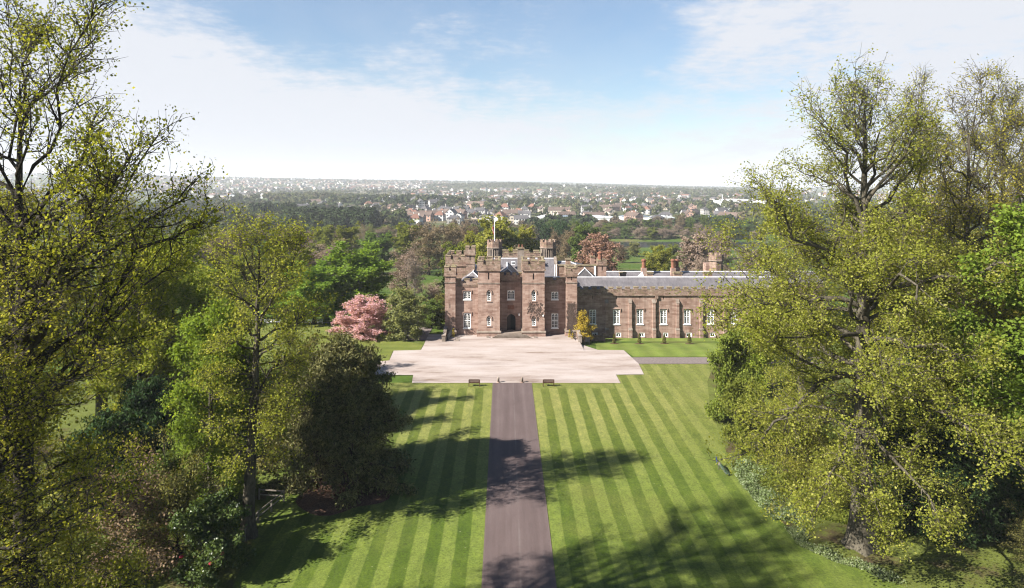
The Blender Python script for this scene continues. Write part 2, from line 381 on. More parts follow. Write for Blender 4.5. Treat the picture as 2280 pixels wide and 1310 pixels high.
def fast_mesh(name, verts, k, mats, smooth=False, faces=None):
    """verts (n,3); faces of k corners each, by default consecutive"""
    verts = np.asarray(verts, np.float32); nv = len(verts)
    idx = np.arange(nv, dtype=np.int32) if faces is None else np.asarray(faces, np.int32).ravel()
    nf = len(idx)//k
    me = bpy.data.meshes.new(name); me.vertices.add(nv); me.vertices.foreach_set('co', verts.ravel())
    me.loops.add(len(idx)); me.loops.foreach_set('vertex_index', idx)
    me.polygons.add(nf); me.polygons.foreach_set('loop_start', np.arange(nf, dtype=np.int32)*k)
    try: me.polygons.foreach_set('loop_total', np.full(nf, k, np.int32))
    except Exception: pass
    for m in (mats if isinstance(mats, (list, tuple)) else [mats]): me.materials.append(m)
    if smooth: me.polygons.foreach_set('use_smooth', np.ones(nf, bool))
    me.update(calc_edges=True); me.validate(); return me
def sheet(name, poly, off, mat, cuts_x=(), cuts_y=(), jitter=0):
    """a ground sheet: polygon in plan, cut on a few lines, laid on the ground at a small offset"""
    import bmesh
    bm = bmesh.new(); bm.faces.new([bm.verts.new((x, y, 0)) for x, y in poly])
    for c in cuts_x: bmesh.ops.bisect_plane(bm, geom=bm.verts[:]+bm.edges[:]+bm.faces[:], plane_co=(c, 0, 0), plane_no=(1, 0, 0))
    for c in cuts_y: bmesh.ops.bisect_plane(bm, geom=bm.verts[:]+bm.edges[:]+bm.faces[:], plane_co=(0, c, 0), plane_no=(0, 1, 0))
    for v in bm.verts: v.co.z = gz(v.co.x, v.co.y)+off
    bmesh.ops.recalc_face_normals(bm, faces=bm.faces[:])
    me = bpy.data.meshes.new(name); bm.to_mesh(me); bm.free()
    if me.polygons and me.polygons[0].normal.z < 0: me.flip_normals()
    me.materials.append(mat); o = link(name, me); o['kind'] = 'structure'; return o
# ------------------------------------------------------------------ ground, lawns, drive, court
def arr(*segs):
    out = []
    for a, b, s in segs: out += list(np.arange(a, b, s))
    return np.array(sorted(set(np.round(out, 3))))
def build_ground():
    xs = arr((-8800, -2000, 340), (-2000, -500, 75), (-500, -60, 22), (-60, 12, 6), (13, 60, 4), (60, 500, 20), (500, 2000, 75), (2000, 8801, 340))
    xs = np.array(sorted(set(list(xs)+[12.4, 12.5, 12.6, 12.7, 12.8, 8800.])))
    ys = arr((-300, 118, 59), (118, 200, 4), (200, 400, 10), (400, 500, 3), (500, 2600, 40), (2600, 8801, 160))
    ys = np.array(sorted(set(list(ys)+[110., 112, 114, 116, 118, 8800.])))
    X, Y = np.meshgrid(xs, ys); Z = g(X, Y)
    V = np.stack([X, Y, Z], -1).reshape(-1, 3)
    nx = len(xs); i, j = np.meshgrid(np.arange(nx-1), np.arange(len(ys)-1)); a = (j*nx+i).ravel()
    Fc = np.stack([a, a+1, a+1+nx, a+nx], -1)
    me = fast_mesh('ground', V, 4, M['terrain'], True, Fc); o = link('ground', me); o['kind'] = 'structure'
build_ground()
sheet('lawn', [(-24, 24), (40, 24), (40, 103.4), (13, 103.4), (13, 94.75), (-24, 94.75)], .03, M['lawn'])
sheet('drive', [(-1.64, 24), (3.64, 24), (3.64, 94.8), (-1.64, 94.8)], .06, M['asphalt'])
fy = 94.75
court = [(-1.65, fy-.25), GP(917, 854.6), GP(919.9, 836.7), GP(870, 836.7), GP(800, 838), GP(805, 808), GP(846, 806), GP(867, 804), GP(876.4, 782.2), GP(937.2, 780.8), GP(944.5, 767.8), (-13.2, 116.2), (-13.2, 121.6),
         (12.4, 121.6), (12.4, 118.3), GP(1313.6, 772), GP(1331, 780.2), GP(1388.8, 780.8), GP(1404.7, 795.8), GP(1422, 811.2), GP(1433.7, 835.2), GP(1371.5, 835.8), GP(1381.6, 854.6), (3.65, fy-.25)]
sheet('gravel_court', court, .09, M['gravel'], cuts_y=(110, 112, 114, 116, 118), cuts_x=(12.4, 12.5, 12.6, 12.7, 12.8))
sheet('path', [(GP(1404, 795.8)[0], 106.9), (60, 107.2), (60, 103.5), (GP(1422, 811.2)[0], 103.5)], .06, M['path'])
sheet('side_path', [(-13.2, 117.), (-13.2, 121.4), (-13.2, 140), (-15.5, 140), (-18, 126), (-17, 117)], .07, M['path'], cuts_y=(118, 122, 126, 130, 134, 138))
cy_ = tuple(np.arange(110., 124., 1.))
sheet('wing_lawn', [(GP(1325, 779)[0]+.2, 111.2), (GP(1388.8, 779)[0], 110.9), (GP(1406, 795)[0]+.3, 107.2), (60, 107.4), (60, 123.3), (15.2, 123.3), (15.2, 117.)], .05, M['lawn_wing'], cuts_x=(), cuts_y=cy_)
sheet('side_lawn', [(-60, 100), (GP(800, 806)[0], 104.8), GP(846, 807), GP(866, 805), GP(874, 783), GP(935.5, 781.8), GP(942, 768.5), (-17.2, 117.1), (-20, 124), (-27, 130.5), (-60, 131)], .04, M['lawn_far'], cuts_y=(118, 120, 124, 128), cuts_x=(-40, -30))
sheet('pale_track', [(-60, 132.2), (-34, 132.2), (-33, 133.2), (-60, 133.4)], .05, M['pale_path'])
# bare woodland floor and beds under the two stands of trees
def blob(cx, cy, rx, ry, n=28, seed=1, amp=.12):
    r = random.Random(seed); ph = [r.uniform(0, 6) for _ in range(3)]
    return [(cx+rx*math.cos(a)*(1+amp*math.sin(3*a+ph[0])+amp*.6*math.sin(5*a+ph[1])), cy+ry*math.sin(a)*(1+amp*math.sin(3*a+ph[0])+amp*.6*math.sin(5*a+ph[1]))) for a in [2*PI*i/n for i in range(n)]]
sheet('woodland_floor', [(-60, 20), (-18.0, 20), (-18.6, 45), (-20.2, 58), (-21.5, 63.5), (-30, 66), (-36, 90), (-60, 95)], .055, M['floor'])
redge = [GP(*p) for p in [(2020, 1312), (1930, 1270), (1830, 1225), (1760, 1180), (1700, 1130), (1655, 1080), (1625, 1030), (1600, 960), (1580, 900), (1575, 850), (1590, 812)]]
sheet('woodland_floor', [(31, 20)]+[(28.5, 44)]+redge+[(40, 103.2), (75, 103), (75, 20)], .055, M['floor'])
sheet('mulch_bed', blob(-14.7, 62.9, 4.0, 3.5, seed=3), .07, M['mulch'])
me = bpy.data.meshes.new('river'); me.from_pydata([(38, 404, -11.2), (700, 404, -11.2), (700, 466, -11.2), (38, 466, -11.2)], [], [(0, 1, 2, 3)]); me.materials.append(M['water'])
link('river', me)['kind'] = 'structure'

# ------------------------------------------------------------------ the palace
palace = empty('palace', (0.5, 121, 0), 'red sandstone battlemented palace with square front towers and a long buttressed side range', 'palace')
def PB(mb, name, mats, parent=None, smooth=False):
    par = palace if parent is None else parent
    o = mb.build(name, mats, None, smooth); o.parent = par
    # keep world coordinates
    o.matrix_parent_inverse = PINV
    return o
PINV = palace.matrix_basis.inverted()
class _K:  # children of parts: parts themselves sit at the origin of world coordinates
    pass
def SB(mb, name, mats, part, smooth=False):
    o = mb.build(name, mats, None, smooth); o.parent = part; return o

def lancet_fill(mb, x0, x1, zb, zt, y0, y1, mi):
    """two corner pieces that turn a rectangular head into a pointed arch"""
    w = x1-x0; xm = (x0+x1)/2
    cur = [(x0, zb), (x0+.03*w, zb+.35*(zt-zb)), (x0+.14*w, zb+.66*(zt-zb)), (x0+.30*w, zb+.88*(zt-zb)), (xm, zt)]
    for a, b in zip(cur, cur[1:]):
        mb.prism_y([a, b, (b[0], zt+.001), (a[0], zt+.001)] if b[1] < zt else [a, b, (a[0], zt+.001)], y0, y1, mi)
        ma = (2*xm-a[0], a[1]); mb_ = (2*xm-b[0], b[1])
        mb.prism_y([mb_, ma, (ma[0], zt+.001), (mb_[0], zt+.001)] if b[1] < zt else [mb_, ma, (ma[0], zt+.001)], y0, y1, mi)

def make_window(part_parent, x0, x1, z0, z1, yf, style, as_part, head=None, hood=True):
    """style: 'two' two lights, 'lancet', 'base'. frame > pane; the hood mould and sill are stone"""
    d = .24; fr = MB(); t = .11
    ya, yb = yf+d-.10, yf+d-.005
    # painted margin lining the opening
    fr.box(x0+.002, x0+t, yf+.03, yb, z0+.002, z1-.002); fr.box(x1-t, x1-.002, yf+.03, yb, z0+.002, z1-.002)
    fr.box(x0+t, x1-t, yf+.03, yb, z1-t, z1-.003); fr.box(x0+t, x1-t, yf+.03, yb, z0+.003, z0+t)
    xi0, xi1, zi0, zi1 = x0+t, x1-t, z0+t, z1-t
    xm = (xi0+xi1)/2
    if style == 'two':
        fr.box(xm-.055, xm+.055, ya-.05, yb, zi0, zi1)
        for a, b in ((xi0, xm-.055), (xm+.055, xi1)):
            lancet_fill(fr, a, b, zi1-(b-a)*.95, zi1, ya, yb, 0)
            fr.box((a+b)/2-.018, (a+b)/2+.018, ya+.03, yb-.02, zi0, zi1-.1)
            nb = max(2, int(round((zi1-zi0)/.42)))
            for k in range(1, nb): 
                zz = zi0+(zi1-zi0)*k/nb; fr.box(a, b, ya+.035, yb-.015, zz-.018, zz+.018)
        if z1-z0 > 2.0:
            zz = zi0+(zi1-zi0)*.50; fr.box(xi0, xm-.055, ya-.02, yb, zz-.05, zz+.05); fr.box(xm+.055, xi1, ya-.02, yb, zz-.05, zz+.05)
    elif style == 'lancet':
        fr.box(xm-.03, xm+.03, ya, yb, zi0, zi1-.05)
        for k in range(1, 4):
            zz = zi0+(zi1-zi0)*k/4.6; h = .05 if k == 2 else .022
            fr.box(xi0, xm-.03, ya+.01, yb, zz-h, zz+h); fr.box(xm+.03, xi1, ya+.01, yb, zz-h, zz+h)
    else:
        fr.box(xm-.05, xm+.05, ya, yb, zi0, zi1); lancet_fill(fr, xi0, xi1, zi1-.55, zi1, ya+.01, yb, 0)
    if style == 'lancet': # stone head
        lancet_fill(fr, x0+.01, x1-.01, z1-.62, z1-.004, yf+.012, ya-.01, 1)
    # sill
    fr.box(x0-.1, x1+.1, yf-.09, yf-.002, z0-.16, z0+.0, 0 if style == 'two' else 1)
    if hood:
        if style == 'two':
            fr.box(x0-.2, x1+.2, yf-.12, yf-.002, z1+.14, z1+.26, 1); fr.box(x0-.2, x0-.06, yf-.12, yf-.002, z1-.32, z1+.138, 1); fr.box(x1+.06, x1+.2, yf-.12, yf-.002, z1-.32, z1+.138, 1)
        elif style == 'lancet':
            xc = (x0+x1)/2; w = (x1-x0)/2+.09
            for sgn in (-1, 1):
                pts = [(xc+sgn*w, z1-.62), (xc+sgn*w*.93, z1-.28), (xc+sgn*w*.62, z1+.02), (xc, z1+.26)]
                for a, b in zip(pts, pts[1:]):
                    q = [a, b, (b[0]+sgn*(.12 if b[0] != xc else 0), b[1]+.13), (a[0]+sgn*.13, a[1]+.06)]
                    if sgn > 0: q = q[::-1]
                    fr.prism_y(q, yf-.10, yf-.002, 1)
    pn = MB(); pn.add([(x0+.01, yb+.002, z0+.01), (x1-.01, yb+.002, z0+.01), (x1-.01, yb+.002, z1-.01), (x0+.01, yb+.002, z1-.01)], [(0, 1, 2, 3)])
    if as_part:
        w = PB(fr, 'window', [M['white'], M['stone']]); SB(pn, 'pane', M['glass'], w)
    else:
        SB(fr, 'window', [M['white'], M['stone']], part_parent); SB(pn, 'pane', M['glass'], part_parent)

def battlement(x0, x1, yf, yb, zc, zp, zm, mw, gap, t=.38, over=.10, sides='flrb', seed=0):
    """cornice at zc, parapet up to zp, merlons up to zm with weathered caps"""
    r = random.Random(seed); mb = MB()
    X0, X1, Y0, Y1 = x0-over, x1+over, yf-over, yb+over
    mb.box(X0-.10, X1+.10, Y0-.10, Y1+.10, zc-.24, zc, 0)                     # string under the parapet
    def run(a, b, horiz, c0, c1):
        n = max(1, int(round((b-a+gap)/(mw+gap)))); 
        mwid = (b-a-gap*(n-1))/n
        for k in range(n):
            s = a+k*(mwid+gap); e = s+mwid; hh = zm+r.uniform(-.05, .05)
            bx = (s, e, c0, c1) if horiz else (c0, c1, s, e)
            mb.box(bx[0], bx[1], bx[2], bx[3], zp, hh, 0)
            mb.box(bx[0]-.05, bx[1]+.05, bx[2]-.05, bx[3]+.05, hh, hh+.10, 1)
            m_ = (bx[2]+bx[3])/2 if horiz else (bx[0]+bx[1])/2
            if horiz: mb.prism_x([(bx[2]-.05, hh+.10), (bx[3]+.05, hh+.10), (m_, hh+.24)], bx[0]-.05, bx[1]+.05, 1)
            else: mb.prism_y([(bx[1]+.05, hh+.10), (bx[0]-.05, hh+.10), (m_, hh+.24)], bx[2]-.05, bx[3]+.05, 1)
        for k in range(n-1):
            s = a+k*(mwid+gap)+mwid; e = s+gap
            bx = (s+.05, e-.05, c0-.04, c1+.04) if horiz else (c0-.04, c1+.04, s+.05, e-.05)
            mb.box(bx[0], bx[1], bx[2], bx[3], zp, zp+.08, 1)
    if 'f' in sides: mb.box(X0, X1, Y0, Y0+t, zc, zp, 0); run(X0, X1, True, Y0, Y0+t)
    if 'b' in sides: mb.box(X0, X1, Y1-t, Y1, zc, zp, 0); run(X0, X1, True, Y1-t, Y1)
    ya, yb2 = (Y0+t if 'f' in sides else Y0), (Y1-t if 'b' in sides else Y1)
    if 'l' in sides: mb.box(X0, X0+t, ya, yb2, zc, zp, 0); run(ya+gap*.8, yb2-gap*.8, False, X0, X0+t)
    if 'r' in sides: mb.box(X1-t, X1, ya, yb2, zc, zp, 0); run(ya+gap*.8, yb2-gap*.8, False, X1-t, X1)
    return mb
def shell(x0, x1, yf, yb, z0, z1, holes, depth=.26):
    mb = MB(); mb.wall(x0, x1, yf, z0, z1, holes, depth)
    mb.add([(x0, yb, z0), (x0, yf, z0), (x0, yf, z1), (x0, yb, z1)], [(0, 1, 2, 3)]); mb.add([(x1, yf, z0), (x1, yb, z0), (x1, yb, z1), (x1, yf, z1)], [(0, 1, 2, 3)])
    mb.add([(x1, yb, z0), (x0, yb, z0), (x0, yb, z1), (x1, yb, z1)], [(0, 1, 2, 3)]); mb.add([(x0, yf, z1), (x1, yf, z1), (x1, yb, z1), (x0, yb, z1)], [(0, 1, 2, 3)])
    return mb
def slit_part(part, x, z0, z1, yf, w=.16, d=.26):
    mb = MB(); mb.add([(x-w/2-.01, yf+d-.004, z0-.01), (x+w/2+.01, yf+d-.004, z0-.01), (x+w/2+.01, yf+d-.004, z1+.01), (x-w/2-.01, yf+d-.004, z1+.01)], [(0, 1, 2, 3)])
    SB(mb, 'arrow_slit', M['void'], part)

def tower(px0, px1, yf, yb, slits, lancets, base_z, plinth_py, cornice_py, par_py, mer_py, string_pys, mw, gap, seed, stone='stone'):
    x0, x1 = PX(px0, yf), PX(px1, yf)
    holes = []
    for (pa, pb, pt, pbm) in slits+lancets: holes.append((PX(pa, yf), PX(pb, yf), PZ(pbm, yf), PZ(pt, yf)))
    zc = PZ(cornice_py, yf)
    t = PB(shell(x0, x1, yf, yb, base_z, zc-.24, holes), 'tower', M[stone])
    for h in holes[:len(slits)]: slit_part(t, (h[0]+h[1])/2, h[2], h[3], yf, h[1]-h[0])
    for h in holes[len(slits):]: make_window(t, *h, yf, 'lancet', False)
    SB(battlement(x0, x1, yf, yb, zc, PZ(par_py, yf), PZ(mer_py, yf)-.22, mw, gap, seed=seed), 'battlement', [M['stone_old'], M['pale_lichen']], t)
    sc = MB()
    for p in string_pys:
        z = PZ(p, yf); sc.box(x0-.09, x1+.09, yf-.09, yb+.09, z-.07, z+.07)
    SB(sc, 'string_course', M['pale_stone'], t)
    pl = MB(); z = PZ(plinth_py, yf)
    pl.box(x0-.18, x1+.18, yf-.18, yb-.05, base_z, z-.32, 0)
    pl.prism_x([(yf-.26, z-.32), (yb-.05, z-.32), (yb-.05, z), (yf-.06, z), (yf-.24, z-.16)], x0-.22, x1+.22, 1)
    SB(pl, 'plinth', [M['stone'], M['pale_stone']], t)
    return t
M['pale_lichen'] = None
def lich():
    m, nt, out = new_mat('lichened_coping')
    f = noise(nt, pos(nt), 2.2, 5, .7)
    bsdf(nt, out, ramp(nt, f, [(.34, (.13, .09, .065)), (.47, (.36, .27, .19)), (.56, (.42, .36, .22)), (.68, (.27, .21, .06))]), .95, f, .5, .05, .1); return m
M['pale_lichen'] = lich()

YF = 119.9; YA = 120.4
tower(1064, 1113, YF, YF+6, [(1086.7, 1089.4, 608, 623)], [(1084, 1093.5, 648, 671), (1084, 1093.5, 705.5, 726)], 0, 737, 600.5, 589, 578.5, [631], .9, .42, 1)
tower(1164, 1212.5, YF, YF+6, [(1186.7, 1189.4, 609, 623)], [(1184, 1193.5, 648, 671), (1184, 1193.5, 705.5, 726)], 0, 737, 600.5, 590, 579, [631], .9, .42, 2)
tower(990.5, 1014, YA, YA+2.2, [(1001, 1002.6, 616, 624.5), (1001, 1002.6, 677, 687)], [], 0, 735.5, 612.5, 603, 592.5, [629.5], .75, .34, 3)
tg = tower(1261, 1285, YA, YA+3, [(1271.8, 1273.6, 616, 625)], [], -.9, 735.5, 613, 604, 594, [630], .75, .34, 4)

# recessed bays between the towers
def bay(px0, px1, yf, zt_py, cor_py, wins, holes_extra, mw, gap, seed, yb=126):
    x0, x1 = PX(px0, YF), PX(px1, YF)
    holes = [(PX(a, yf), PX(b, yf), PZ(d, yf), PZ(c, yf)) for a, b, c, d in wins]
    zt = PZ(zt_py, yf)
    w = PB(shell(x0, x1, yf, yb, 0, zt-1.15, holes+holes_extra), 'front_wall', M['stone'])
    for h in holes: make_window(None, *h, yf, 'two', True)
    mb = MB(); n = max(1, int(round((x1-x0+gap)/(mw+gap)))); r = random.Random(seed)
    mb.box(x0+.01, x1-.01, yf-.12, yf+.3, zt-1.15, zt-.55, 0); mb.box(x0+.01, x1-.01, yf-.20, yf+.3, PZ(cor_py, yf)-.1, PZ(cor_py, yf)+.12, 1) if False else None
    mwid = (x1-x0-.06-gap*(n-1))/n
    for k in range(n):
        s = x0+.03+k*(mwid+gap); hh = zt-.2+r.uniform(-.04, .04)
        mb.box(s, s+mwid, yf-.12, yf+.3, zt-.55, hh, 0); mb.box(s-.02, s+mwid+.02, yf-.17, yf+.35, hh, hh+.15, 1)
    SB(mb, 'battlement', [M['stone_old'], M['pale_lichen']], w)
    sc = MB(); z = PZ(cor_py, yf); sc.box(x0+.004, x1-.004, yf-.12, yf-.002, z-.09, z+.09); SB(sc, 'string_course', M['stone_old'], w)
    return w
YB = 121.1; YD = 122.3; YE = 122.0
bay(1014, 1064, YB, 620, 637, [(1032, 1048, 649.5, 667), (1032, 1048, 698, 731)], [], 1.0, .5, 5)
dz = .62
door_hole = (PX(1128.5, YD), PX(1148, YD), dz, PZ(699.5, YD))
wd = bay(1113, 1164, YD, 606, 625, [(1130, 1145.5, 647, 667)], [door_hole], .8, .42, 6)
bay(1212.5, 1261, YE, 617, 634, [(1228, 1243, 650, 667), (1228, 1243, 698.5, 730.5)], [], 1.3, .6, 7)
# corbels under the door bay's parapet
for k in range(9):
    cb = MB(); x = PX(1115.5, YD)+k*.42; cb.box(x, x+.16, YD-.22, YD-.004, PZ(632, YD), PZ(627, YD)); SB(cb, 'corbel', M['stone'], wd)
# carved panel and the doorway
pn = MB(); pn.box(PX(1130, YD), PX(1145, YD), YD-.07, YD-.003, PZ(689, YD), PZ(680, YD)); SB(pn, 'carved_panel', M['terracotta'], wd)
dm = MB(); x0, x1, z0, z1 = door_hole; xc = (x0+x1)/2; w = (x1-x0)/2
lancet_fill(dm, x0+.004, x1-.004, z1-.85, z1-.004, YD+.01, YD+.25, 0)
for sgn in (-1, 1):
    pts = [(xc+sgn*(w+.05), z0), (xc+sgn*(w+.05), z1-.8), (xc+sgn*w*.80, z1-.2), (xc, z1+.2)]
    for a, b in zip(pts, pts[1:]):
        q = [a, b, (b[0]+sgn*(.16 if b[0] != xc else 0), b[1]+(.16 if b[1] > z1-.7 else 0)), (a[0]+sgn*.16, a[1]+(.12 if a[1] > z1-.7 else 0))]
        if sgn > 0: q = q[::-1]
        dm.prism_y(q, YD-.12, YD-.002, 0)
SB(dm, 'door_surround', M['stone'], wd)
dr = MB(); dr.box(x0+.01, PX(1136.5, YD), YD+.3, YD+.38, z0, z1, 0)
for k in range(3): dr.box(x0+.08+k*.2, x0+.2+k*.2, YD+.27, YD+.299, z0+.15, z1-.5, 0)
door = PB(dr, 'door', M['door'])
vd = MB(); vd.box(PX(1136.5, YD)+.005, x1-.01, YD+.55, YD+.6, z0, z1); SB(vd, 'dark_hallway', M['void'], door)
lm = MB(); xl = PX(1156, YD); zl = PZ(700, YD); lm.box(xl-.05, xl+.05, YD-.3, YD-.002, zl+.2, zl+.26, 1); lm.ngon(xl, YD-.3, [(zl-.25, .06), (zl-.2, .14), (zl+.1, .17), (zl+.2, .05)], 8, mi=0)
PB(lm, 'wall_lantern', [M['white'], M['iron']])
lm = MB(); xl = PX(1209.5, YF); zl = PZ(703, YF); lm.ngon(xl, YF-.2, [(zl-.14, .05), (zl-.1, .11), (zl+.08, .11), (zl+.14, .04)], 8); lm.box(xl-.03, xl+.03, YF-.2, YF-.002, zl+.14, zl+.18); PB(lm, 'wall_lantern', M['white'])
# entrance steps spreading in front of the door
st = MB()
for k in range(5):
    z = dz-.125*k; e = .36*k; st.box(PX(1111, YF)-e+.35*(k == 0), PX(1166, YF)+e-.35*(k == 0), YF-.22-.36*k, YF-.2-.36*k+.36+(2.35 if k == 0 else 0), 0.05, z-.05)
    
stp = PB(st, 'entrance_steps', M['stone_old'])
for k in range(5):
    z = dz-.125*k; e = .36*k; tr = MB(); tr.box(PX(1111, YF)-e+.35*(k == 0)-.03, PX(1166, YF)+e-.35*(k == 0)+.03, YF-.22-.36*k-.06, YF-.2-.36*k+.355+(2.34 if k == 0 else 0)-.06*(k > 0), z-.0495, z); SB(tr, 'tread', M['pale_stone'], stp)
jm = MB()
for xa in (PX(1112.2, YF)-2.2, PX(1164.6, YF)+1.8):
    jm = MB(); jm.box(xa, xa+.42, YF-1.1, YF-.65, .05, .32); PB(jm, 'step_block', M['pale_stone'])
# creeper on the right tower and corner tower (bare stems)
cr = MB(); r = random.Random(5)
for k in range(70):
    x = PX(r.uniform(1263, 1283), YA); z = r.uniform(.5, 1.5); y = YA-.03
    while z < PZ(678, YA) and PX(1261.5, YA) < x < PX(1284.5, YA):
        nx = x+r.uniform(-.35, .35); nz = z+r.uniform(.2, .6)
        cr.bar((x, y, z), (nx, y, nz), .018, 4); x, z = nx, nz
o = PB(cr, 'bare_creeper', M['ivy_stem'])
cr = MB()
for k in range(120):
    x = PX(r.uniform(1175, 1211), YF); z = PZ(r.uniform(676, 712), YF); y = YF-.03
    for q in range(3):
        nx = min(max(x+r.uniform(-.3, .3), PX(1174, YF)), PX(1212, YF)); nz = z+r.uniform(-.35, .35)
        cr.bar((x, y, z), (nx, y, nz), .02, 4); x, z = nx, nz
PB(cr, 'bare_creeper', M['ivy_stem'])

# ---------------- main body, rear blocks, roofs
def block(name, px0, px1, y0, y1, z0, z1, stone='stone', part=None):
    mb = MB(); mb.box(PX(px0, y0), PX(px1, y0), y0, y1, z0, z1); return PB(mb, name, M[stone]) if part is None else SB(mb, name, M[stone], part)
mb = MB(); mb.box(PX(991, 122), PX(1284, 122), 126.0, 150, -1, 9.0); body = PB(mb, 'main_wall', M['stone_old'])
mb = MB(); mb.box(PX(991, 122), PX(1284, 122), 122.7, 125.99, 8.2, 8.7); SB(mb, 'roof_walk', M['lead'], body)
# pinnacle blocks standing behind the left tower
y = 128.
x0, x1 = PX(993, y), PX(1037, y); zc = PZ(590, y)
mb = MB(); mb.box(x0, x1, y, y+9, 0, zc-.24); rt = PB(mb, 'rear_tower', M['stone_old'])
SB(battlement(x0, x1, y, y+9, zc, PZ(578, y), PZ(568, y)-.2, 1.1, .45, seed=8), 'battlement', [M['stone_old'], M['pale_lichen']], rt)
x0, x1 = PX(1037.5, y), PX(1057, y); zc = PZ(566, y)
mb = MB(); mb.box(x0, x1, y-.15, y+2.0, 0, zc-.24); ht = PB(mb, 'stair_turret', M['stone_old'])
SB(battlement(x0, x1, y-.15, y+2.0, zc, PZ(556, y), PZ(549, y)-.2, .62, .4, t=.3, seed=9), 'battlement', [M['stone_old'], M['pale_lichen']], ht)
mb = MB(); mb.box(x0-.08, x1+.08, y-.23, y+2.08, PZ(588, y)-.07, PZ(588, y)+.07); SB(mb, 'string_course', M['stone_old'], ht)
mb = MB(); xm = (x0+x1)/2-.05; mb.box(xm-.08, xm+.08, y-.162, y-.155, PZ(579, y), PZ(570, y)); SB(mb, 'arrow_slit', M['void'], ht)

def octagon(pxc, y, r, top_py, name='octagonal_tower', shaft=True, z0=0, seed=0):
    xc = PX(pxc, y); zt = PZ(top_py, y); rot = PI/8+.12
    mb = MB(); mb.ngon(xc, y, [(z0, r*.94), (zt-1.7, r*.94), (zt-1.55, r*1.04), (zt-.45, r*1.04)], 8, rot)
    t = PB(mb, name, M['stone_old'])
    bt = MB(); bt.ngon(xc, y, [(zt-.75, r*1.06), (zt-.44, r*1.06)], 8, rot)
    for i in range(8):
        a0 = rot+2*PI*i/8; a1 = rot+2*PI*(i+1)/8
        p0 = Vector((xc+r*1.04*math.cos(a0), y+r*1.04*math.sin(a0), 0)); p1 = Vector((xc+r*1.04*math.cos(a1), y+r*1.04*math.sin(a1), 0))
        for s, e in ((0, .3), (.68, 1.0)):
            q0 = p0.lerp(p1, s); q1 = p0.lerp(p1, e); c = Vector((xc, y, 0)); i0 = q0.lerp(c, .22); i1 = q1.lerp(c, .22)
            bt.add([(*q0.xy, zt-.45), (*q1.xy, zt-.45), (*i1.xy, zt-.45), (*i0.xy, zt-.45), (*q0.xy, zt), (*q1.xy, zt), (*i1.xy, zt), (*i0.xy, zt)],
                   [(4, 5, 6, 7), (0, 1, 5, 4), (1, 2, 6, 5), (2, 3, 7, 6), (3, 0, 4, 7)], 0)
    SB(bt, 'battlement', M['stone_old'], t)
    rg = MB(); rg.ngon(xc, y, [(zt-1.76, r*1.0), (zt-1.66, r*1.12), (zt-1.56, r*1.12), (zt-1.5, r*1.04)], 8, rot); SB(rg, 'string_course', M['pale_stone'], t)
    if shaft:
        pil = MB(); dk = MB()
        for i in range(8):
            a0 = rot+2*PI*i/8; a1 = rot+2*PI*(i+1)/8
            p0 = Vector((xc+r*.94*math.cos(a0), y+r*.94*math.sin(a0), 0)); p1 = Vector((xc+r*.94*math.cos(a1), y+r*.94*math.sin(a1), 0))
            nrm = ((p0+p1)/2-Vector((xc, y, 0))).normalized()
            for k in range(4):
                c = p0.lerp(p1, k/3*.92+.04)+nrm*.02; pil.ngon(c.x, c.y, [(zt-3.9, .085), (zt-1.77, .085)], 6)
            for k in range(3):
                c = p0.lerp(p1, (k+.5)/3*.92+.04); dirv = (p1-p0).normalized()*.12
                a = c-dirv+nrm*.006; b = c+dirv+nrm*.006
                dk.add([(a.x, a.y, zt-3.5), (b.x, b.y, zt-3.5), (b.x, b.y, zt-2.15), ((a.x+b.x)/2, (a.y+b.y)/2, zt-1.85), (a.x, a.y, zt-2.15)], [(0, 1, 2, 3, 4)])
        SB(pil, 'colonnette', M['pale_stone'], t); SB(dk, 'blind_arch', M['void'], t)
    return t, xc, zt
t1, xo1, zo1 = octagon(1101.5, 143, 1.56, 534)
octagon(1220.5, 143, 1.62, 534)
y = 142.; x0, x1 = PX(1119, y), PX(1203, y)
mb = MB(); mb.box(x0, x1, y, y+5, 0, PZ(574, y)); rw = PB(mb, 'rear_wall', M['stone_old'])
SB(battlement(x0, x1, y, y+5, PZ(574, y)+.25, PZ(571, y)+.2, PZ(562, y)-.15, 1.5, .9, seed=10, over=0, sides='fb'), 'battlement', [M['stone_old'], M['pale_lichen']], rw)

def gable(name, x0, x1, y0, y1, ze, zr, axis='x', hip0=0, hip1=0, edge=False):
    """slate roof; ridge along axis, optional hipped ends; white ridge rolls as a sub-part"""
    mb = MB(); rd = MB()
    if axis == 'x':
        ym = (y0+y1)/2; a, b = x0+hip0, x1-hip1
        vs = [(x0, y0, ze), (x1, y0, ze), (x1, y1, ze), (x0, y1, ze), (a, ym, zr), (b, ym, zr)]
        fs = [(0, 1, 5, 4), (2, 3, 4, 5), (1, 2, 5), (3, 0, 4), (3, 2, 1, 0)]
    else:
        xm = (x0+x1)/2; a, b = y0+hip0, y1-hip1
        vs = [(x0, y0, ze), (x0, y1, ze), (x1, y1, ze), (x1, y0, ze), (xm, a, zr), (xm, b, zr)]
        fs = [(1, 0, 4, 5), (3, 2, 5, 4), (0, 3, 4), (2, 1, 5), (0, 1, 2, 3)]
    mb.add(vs, fs); o = PB(mb, name, M['slate'])
    rd.bar(vs[4], vs[5], .10, 5)
    if hip0:
        rd.bar(vs[4], vs[0], .085, 5); rd.bar(vs[4], vs[3], .085, 5)
    if hip1:
        rd.bar(vs[5], vs[1] if axis == 'x' else vs[1], .085, 5); rd.bar(vs[5], vs[2], .085, 5)
    if edge:
        for q in ((vs[0], vs[3]) if axis == 'y' else (vs[0], vs[3])): rd.bar(vs[4], q, .09, 5)
    SB(rd, 'ridge', M['lead'], o); return o
